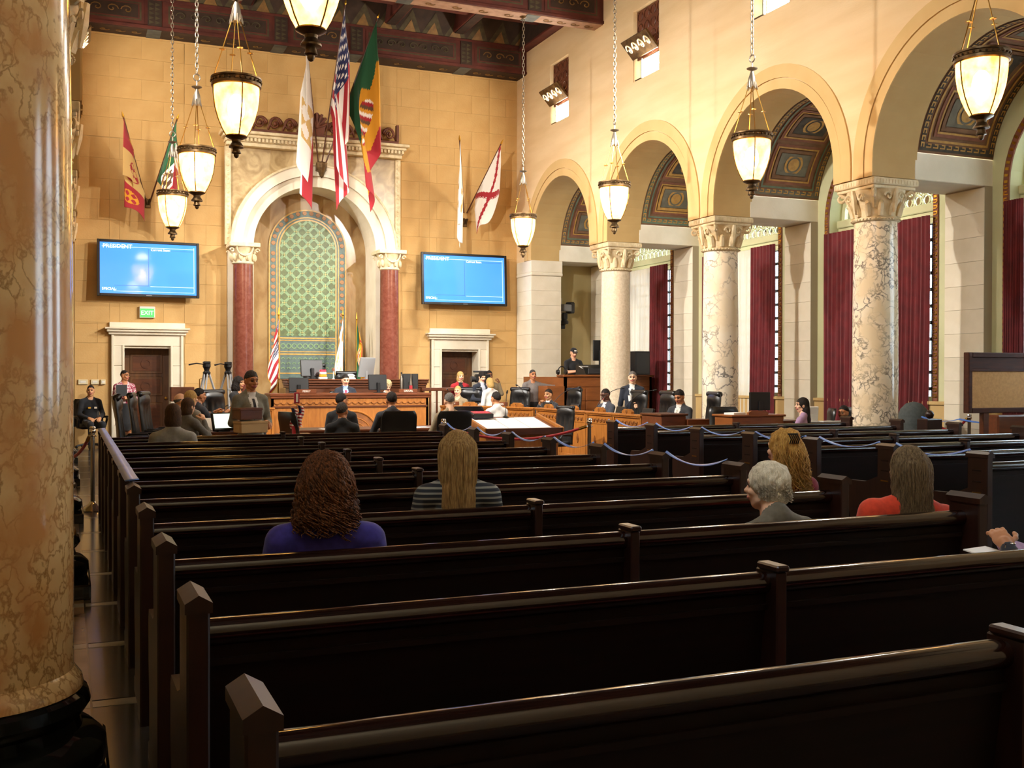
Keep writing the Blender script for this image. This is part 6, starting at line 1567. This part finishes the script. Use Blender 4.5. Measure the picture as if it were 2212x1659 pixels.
mat('c_stripe', '#23262e', '#8a8a80', 11, kind='wave', lo=.62, hi=.72, rough=.85, dist=.6, detail=1, stretch=(.0, .0, 1))
H_D = ('short', 'h_dark', '#14100d', '#241a14'); H_G = ('short', 'h_grey', '#55504a', '#77716a'); H_BR = lambda st: (st, 'h_brown', '#3b2718', '#54391f'); H_BL = lambda st: (st, 'h_blonde', '#a8834a', '#c9a765'); H_DK = lambda st: (st, 'h_dark', '#14100d', '#241a14')
SU = lambda tie=None, sh='c_white': (sh, tie)
deg = math.radians
# along the far wall and the left arm of the horseshoe
g1 = person('seated guard in black uniform with hands in his lap by the far wall', .42, 24.6, deg(195), 1.36, top='c_police', bottom='c_police', skin='olive', hair=('crew', 'h_dark', '#14100d', '#241a14'), headyaw=deg(-20))
for cx_ in (-.07, .06):
    m = MB(); m.box(cx_-.03, cx_+.03, .135, .142, .86, .90, .003); m.build('badge', 'gold' if cx_ > 0 else 'label_white', g1)
wb = person('standing woman in red and white patterned blouse hugging a dark folder', 1.10, 24.3, deg(200), 1.69, 'stand', 'fold', top='c_floral', bottom='c_black', skin='tan', hair=H_DK('crew'), fem=True, skirt=True, headyaw=deg(30), glasses=True)
tt = thing('folder', 'dark folder held against the patterned blouse', 'folder', (1.02, 24.06, 1.26), deg(200)); m = MB(); m.box(-.13, .10, -.01, .01, -.12, .12, .004); m.build('cover', 'black_plastic', tt); m = MB(); m.box(-.12, .11, -.014, -.008, -.11, .11); m.build('pages', 'paper', tt)
person('bald man in dark jacket seated on the left arm', 1.52, 17.0, deg(-75), 1.31, arms='desk', top='c_charcoal', skin='fair', hair=('bald', 'h_grey', '#55504a', '#77716a'), lean=-.1)
person('woman with light brown hair seated on the left arm', 1.66, 16.35, deg(-60), 1.36, arms='desk', top='c_greyl', skin='fair', hair=H_BL('bob'), fem=True)
person('woman with brown hair leaning her cheek on her hand on the left arm', 1.46, 15.30, deg(-55), 1.28, arms='chin', arms_l='desk', top='c_grey', skin='fair', hair=H_BR('bob'), fem=True, lean=-.15)
person('dark-haired man in grey shirt gesturing on the left arm', 1.95, 17.9, deg(-70), 1.37, arms='raise', top='c_trouser', skin='tan', hair=H_D, headyaw=0)
person('woman with dark curly hair behind the standing man', 2.90, 20.1, deg(-130), 1.56, 'sit', 'desk', top='c_black', skin='olive', hair=H_DK('curly'), fem=True, z0=.0)
person('woman in pale grey jacket seated in the tenth pew seen from behind', 1.0, 11.55, deg(-6), 1.29, top='c_greyl', skin='fair', hair=H_BR('bob'), fem=True, fine=True)
sm = person('standing man in grey suit carrying boxes before the desks', 2.07, 13.3, deg(200), 1.64, 'stand', 'carry', top='c_suitgrey', bottom='c_suitgrey', skin='tan', hair=('short', 'h_pepper', '#2b2724', '#4a4540'), suit=SU('c_charcoal'), nod=-.15, fine=True)
for i, (z, mt, lb) in enumerate(((.90, 'paper_manila', 'manila carton held by the standing man in grey suit'), (1.06, 'mahogany', 'dark red box held by the standing man in grey suit'))):
    tt = thing('carried_box', lb, 'box', (2.02-.04*i, 12.98, z), deg(15)); m = MB(); m.box(-.17+.03*i, .17-.03*i, -.12, .12, 0, .13, .006); m.build('carton', mt, tt); m = MB(); m.box(-.175+.03*i, .175-.03*i, -.125, .125, .11, .14, .004); m.build('lid', mt, tt)
# clerk dais
person('dark-haired woman half hidden behind her monitor on the clerk desk', 4.74, 22.98, PI, 1.46, arms='desk', top='c_charcoal', skin='brown', hair=H_DK('bob'), fem=True, z0=.16, nod=-.3)
person('man in dark suit with blue shirt and red tie on the clerk desk', 5.64, 23.0, PI, 1.60, arms='desk', top='c_navy', skin='fair', hair=H_D, suit=('c_blue', 'c_tie_red'), z0=.16, nod=-.2)
person('short-haired blonde woman bending over papers on the clerk desk', 6.60, 22.98, PI, 1.47, arms='desk', top='c_white', skin='fair', hair=('elder', 'h_ash', '#a89268', '#c2ae84'), fem=True, z0=.16, nod=-.5)
# staff table, seen from behind
person('man in black suit with greying dark hair at the staff table', 4.0, 16.55, deg(-20), 1.30, top='c_black', skin='tan', hair=H_D, glasses=True, headyaw=deg(-40))
person('man in black suit with white collar nearest the pews', 3.66, 15.1, deg(-12), 1.19, top='c_black', skin='tan', hair=('short', 'h_pepper', '#2b2724', '#4a4540'), suit=SU(), s=1.02, fine=True, headyaw=deg(-25))
person('man in grey suit seen from behind in a black leather chair', 4.60, 15.78, 0, 1.33, arms='desk', top='c_charcoal', bottom='c_charcoal', skin='tan', hair=H_D, s=1.04, bulk=1.1)
person('man in tan suit with grey hair seen from behind', 5.47, 15.55, 0, 1.31, arms='desk', top='c_tan', skin='fair', hair=H_G, nod=-.2)
person('man in white shirt with black hair seen from behind beside the lectern', 7.12, 17.7, deg(15), 1.29, arms='desk', top='c_white', skin='tan', hair=H_D)
# right of the dais
person('blonde woman in bright red jacket standing before the right door', 8.62, 23.75, PI, 1.68, 'stand', 'fold', top='c_red', skin='fair', hair=H_BL('bob'), fem=True, suit=('c_black', None))
person('standing woman in dark blazer looking down, right of the red jacket', 8.92, 23.1, PI+.2, 1.67, 'stand', 'carry', top='c_navy', bottom='c_black', skin='fair', hair=H_DK('updo'), fem=True, suit=('c_shirt', None), nod=-.35)
person('cameraman standing behind the video camera', 9.42, 23.9, PI, 1.70, 'stand', 'phone', top='c_tan', skin='brown', hair=H_D)
person('woman with tied blonde hair in white blouse seen from behind', 8.98, 22.72, deg(20), 1.53, 'stand', 'carry', top='c_white', bottom='c_black', skin='fair', hair=H_BL('bob'), fem=True, nod=-.2, s=.97)
person('blonde woman seated at the right corner desk', 8.22, 22.8, deg(140), 1.345, arms='desk', top='c_tan', skin='fair', hair=H_BL('short'), fem=True)
person('man in grey shirt leaning his arm on the booth', 10.0, 22.6, PI, 1.72, 'stand', 'down', arms_l='side', top='c_greyshirt', bottom='c_black', skin='tan', hair=('crew', 'h_pepper', '#2b2724', '#4a4540'), bulk=1.12, short_sleeve=False)
person('man in black cap and shirt working in the broadcast booth', 11.38, 23.25, PI, 2.26, 'stand', 'desk', top='c_black', skin='light', hair=('crew', 'h_dark', '#14100d', '#241a14'), z0=.62, cap='c_black', nod=-.3, s=1.0, short_sleeve=True)
vt = thing('video_camera', 'black shoulder video camera with microphone before the cameraman', 'camera', (9.18, 23.55, 1.52)); m = MB(); m.box(-.25, .12, -.08, .08, -.1, .1, .02); m.build('body', 'black_plastic', vt); m = MB(); m.tube([(-.25, 0, -.02), (-.36, 0, -.02)], [.06, .075], 12); m.build('lens', 'dark_grey_plastic', vt); m = MB(); m.tube([(-.3, 0, .16), (.05, 0, .16)], .022, 8); m.box(-.03, .03, -.02, .02, .09, .16); m.build('microphone', 'black_plastic', vt); m = MB(); m.tube([(0, 0, -.1), (0, 0, -1.52)], .025, 8); m.build('monopod', 'black_plastic', vt)
person('bearded man with red patterned tie seated on the right arm', 9.66, 20.95, deg(120), 1.29, arms='chin', arms_l='desk', top='c_charcoal', skin='olive', hair=H_D, suit=SU('c_tie_red'))
person('man with glasses and grey suit looking down on the right arm', 9.62, 18.2, deg(100), 1.33, arms='desk', top='c_trouser', skin='dark', hair=('crew', 'h_dark', '#14100d', '#241a14'), suit=SU('c_charcoal'), glasses=True, nod=-.3)
person('standing grey-haired man in dark suit holding a paper cup', 10.2, 18.2, deg(150), 1.67, 'stand', 'down', arms_l='carry', top='c_navy', bottom='c_navy', skin='fair', hair=H_G, suit=SU('c_charcoal'), glasses=True)
person('man in dark suit with pale tie reading at the end of the right arm', 9.75, 15.72, deg(115), 1.345, arms='desk', top='c_charcoal', skin='tan', hair=H_D, suit=SU('c_tie_pale'), nod=-.4, fine=True)
tc_ = thing('paper_cup', 'white paper cup held by the standing grey-haired man', 'cup', (10.0, 17.93, 1.10)); m = MB(); m.lathe([(.03, 0), (.04, .1), (.036, .1), (.027, .005)], n=14); m.build('cup', 'paper', tc_, smooth=40); m = MB(); m.lathe([(.042, .1), (.042, .11), (0, .112)], n=14); m.build('lid', 'white_plastic', tc_)
# right side
person('woman with long dark hair in pink top at the black-topped table', 10.62, 13.5, deg(35), 1.25, arms='desk', top='c_pink', skin='fair', hair=H_DK('long'), fem=True, headyaw=deg(35), fine=True)
person('person in dark jacket and white shirt behind the brecciated column', 11.92, 14.05, deg(110), 1.10, arms='reach', top='c_charcoal', skin='tan', hair=H_D, suit=SU(), lean=-.1)
# public in the pews
person('woman with dark brown curly hair in a purple coat, nearest the camera', 1.0, 4.42, deg(-10), 1.262, top='c_purple', skin='fair', hair=('curly', 'h_curl', '#2c180c', '#5e3418'), fem=True, fine=True, strands='curly', bulk=1.12, s=1.02)
person('woman with long straight blonde hair in a striped top', 1.97, 5.47, deg(-14), 1.29, top='c_stripe', skin='fair', hair=('long', 'h_dirtyblonde', '#8a6638', '#b08a52'), fem=True, fine=True, strands='straight')
person('elderly woman with short white hair in a taupe jacket', 3.33, 4.42, deg(0), 1.155, top='c_taupe', skin='fair', hair=('elder', 'h_white', '#cabd9e', '#e8dcc2'), fem=True, fine=True, strands='elder', headyaw=deg(35), side=-.05, hunch=.7)
person('woman with curly blonde hair pinned up in a crimson top', 4.12, 5.42, deg(0), 1.255, top='c_crimson', skin='fair', hair=('wavy', 'h_gold', '#a8742e', '#d2a252'), fem=True, fine=True, strands='wavy', headyaw=deg(15))
person('woman with long brown hair in an orange jacket', 4.06, 4.36, deg(-12), 1.225, top='c_orange', skin='fair', hair=('long', 'h_lightbrown', '#5a4428', '#7d6440'), fem=True, fine=True, strands='loose', side=.10, bulk=1.15, shoulders=.215, s=1.02)
tc_ = thing('hair_clip', 'dark claw clip pinning up the curly blonde hair', 'hair clip', (4.10, 5.33, 1.21)); m = MB()
for i in range(5): m.tube([(-.03+.015*i, -.02, .03), (-.03+.015*i, -.045, 0), (-.03+.015*i, -.03, -.03)], .004, 5)
m.tube([(-.035, -.02, .03), (.035, -.02, .03)], .006, 6); m.build('claw', 'black_plastic', tc_)
hp_ = person('person at the right edge whose hand with a wristwatch holds papers', 4.10, 3.26, deg(12), 1.26, arms='lap', arms_l='hold', top='c_charcoal', skin='tan', hair=H_D, fine=True)
m = MB(); m.tube([(-.140+.030*math.cos(a), .280+.010*math.sin(a), .815+.029*math.sin(a)) for a in [2*PI*i/14 for i in range(14)]], .009, 6, True); m.sphere((-.140, .27, .846), (.014, .014, .006), 8, 5); m.build('wristwatch', 'chrome', hp_, smooth=True)
tt = thing('document', 'folded papers under the hand at the right edge', 'paper', (3.93, 3.66, .785), deg(10)); m = MB(Matrix.Rotation(deg(8), 4, 'X')); m.box(-.11, .06, -.10, .05, 0, .006); m.build('sheet', 'paper', tt); m = MB(Matrix.Rotation(deg(32), 4, 'X') @ Matrix.Rotation(deg(-35), 4, 'Z')); m.box(.06, .24, .0, .16, .012, .018); m.build('sheet', 'c_pink', tt)
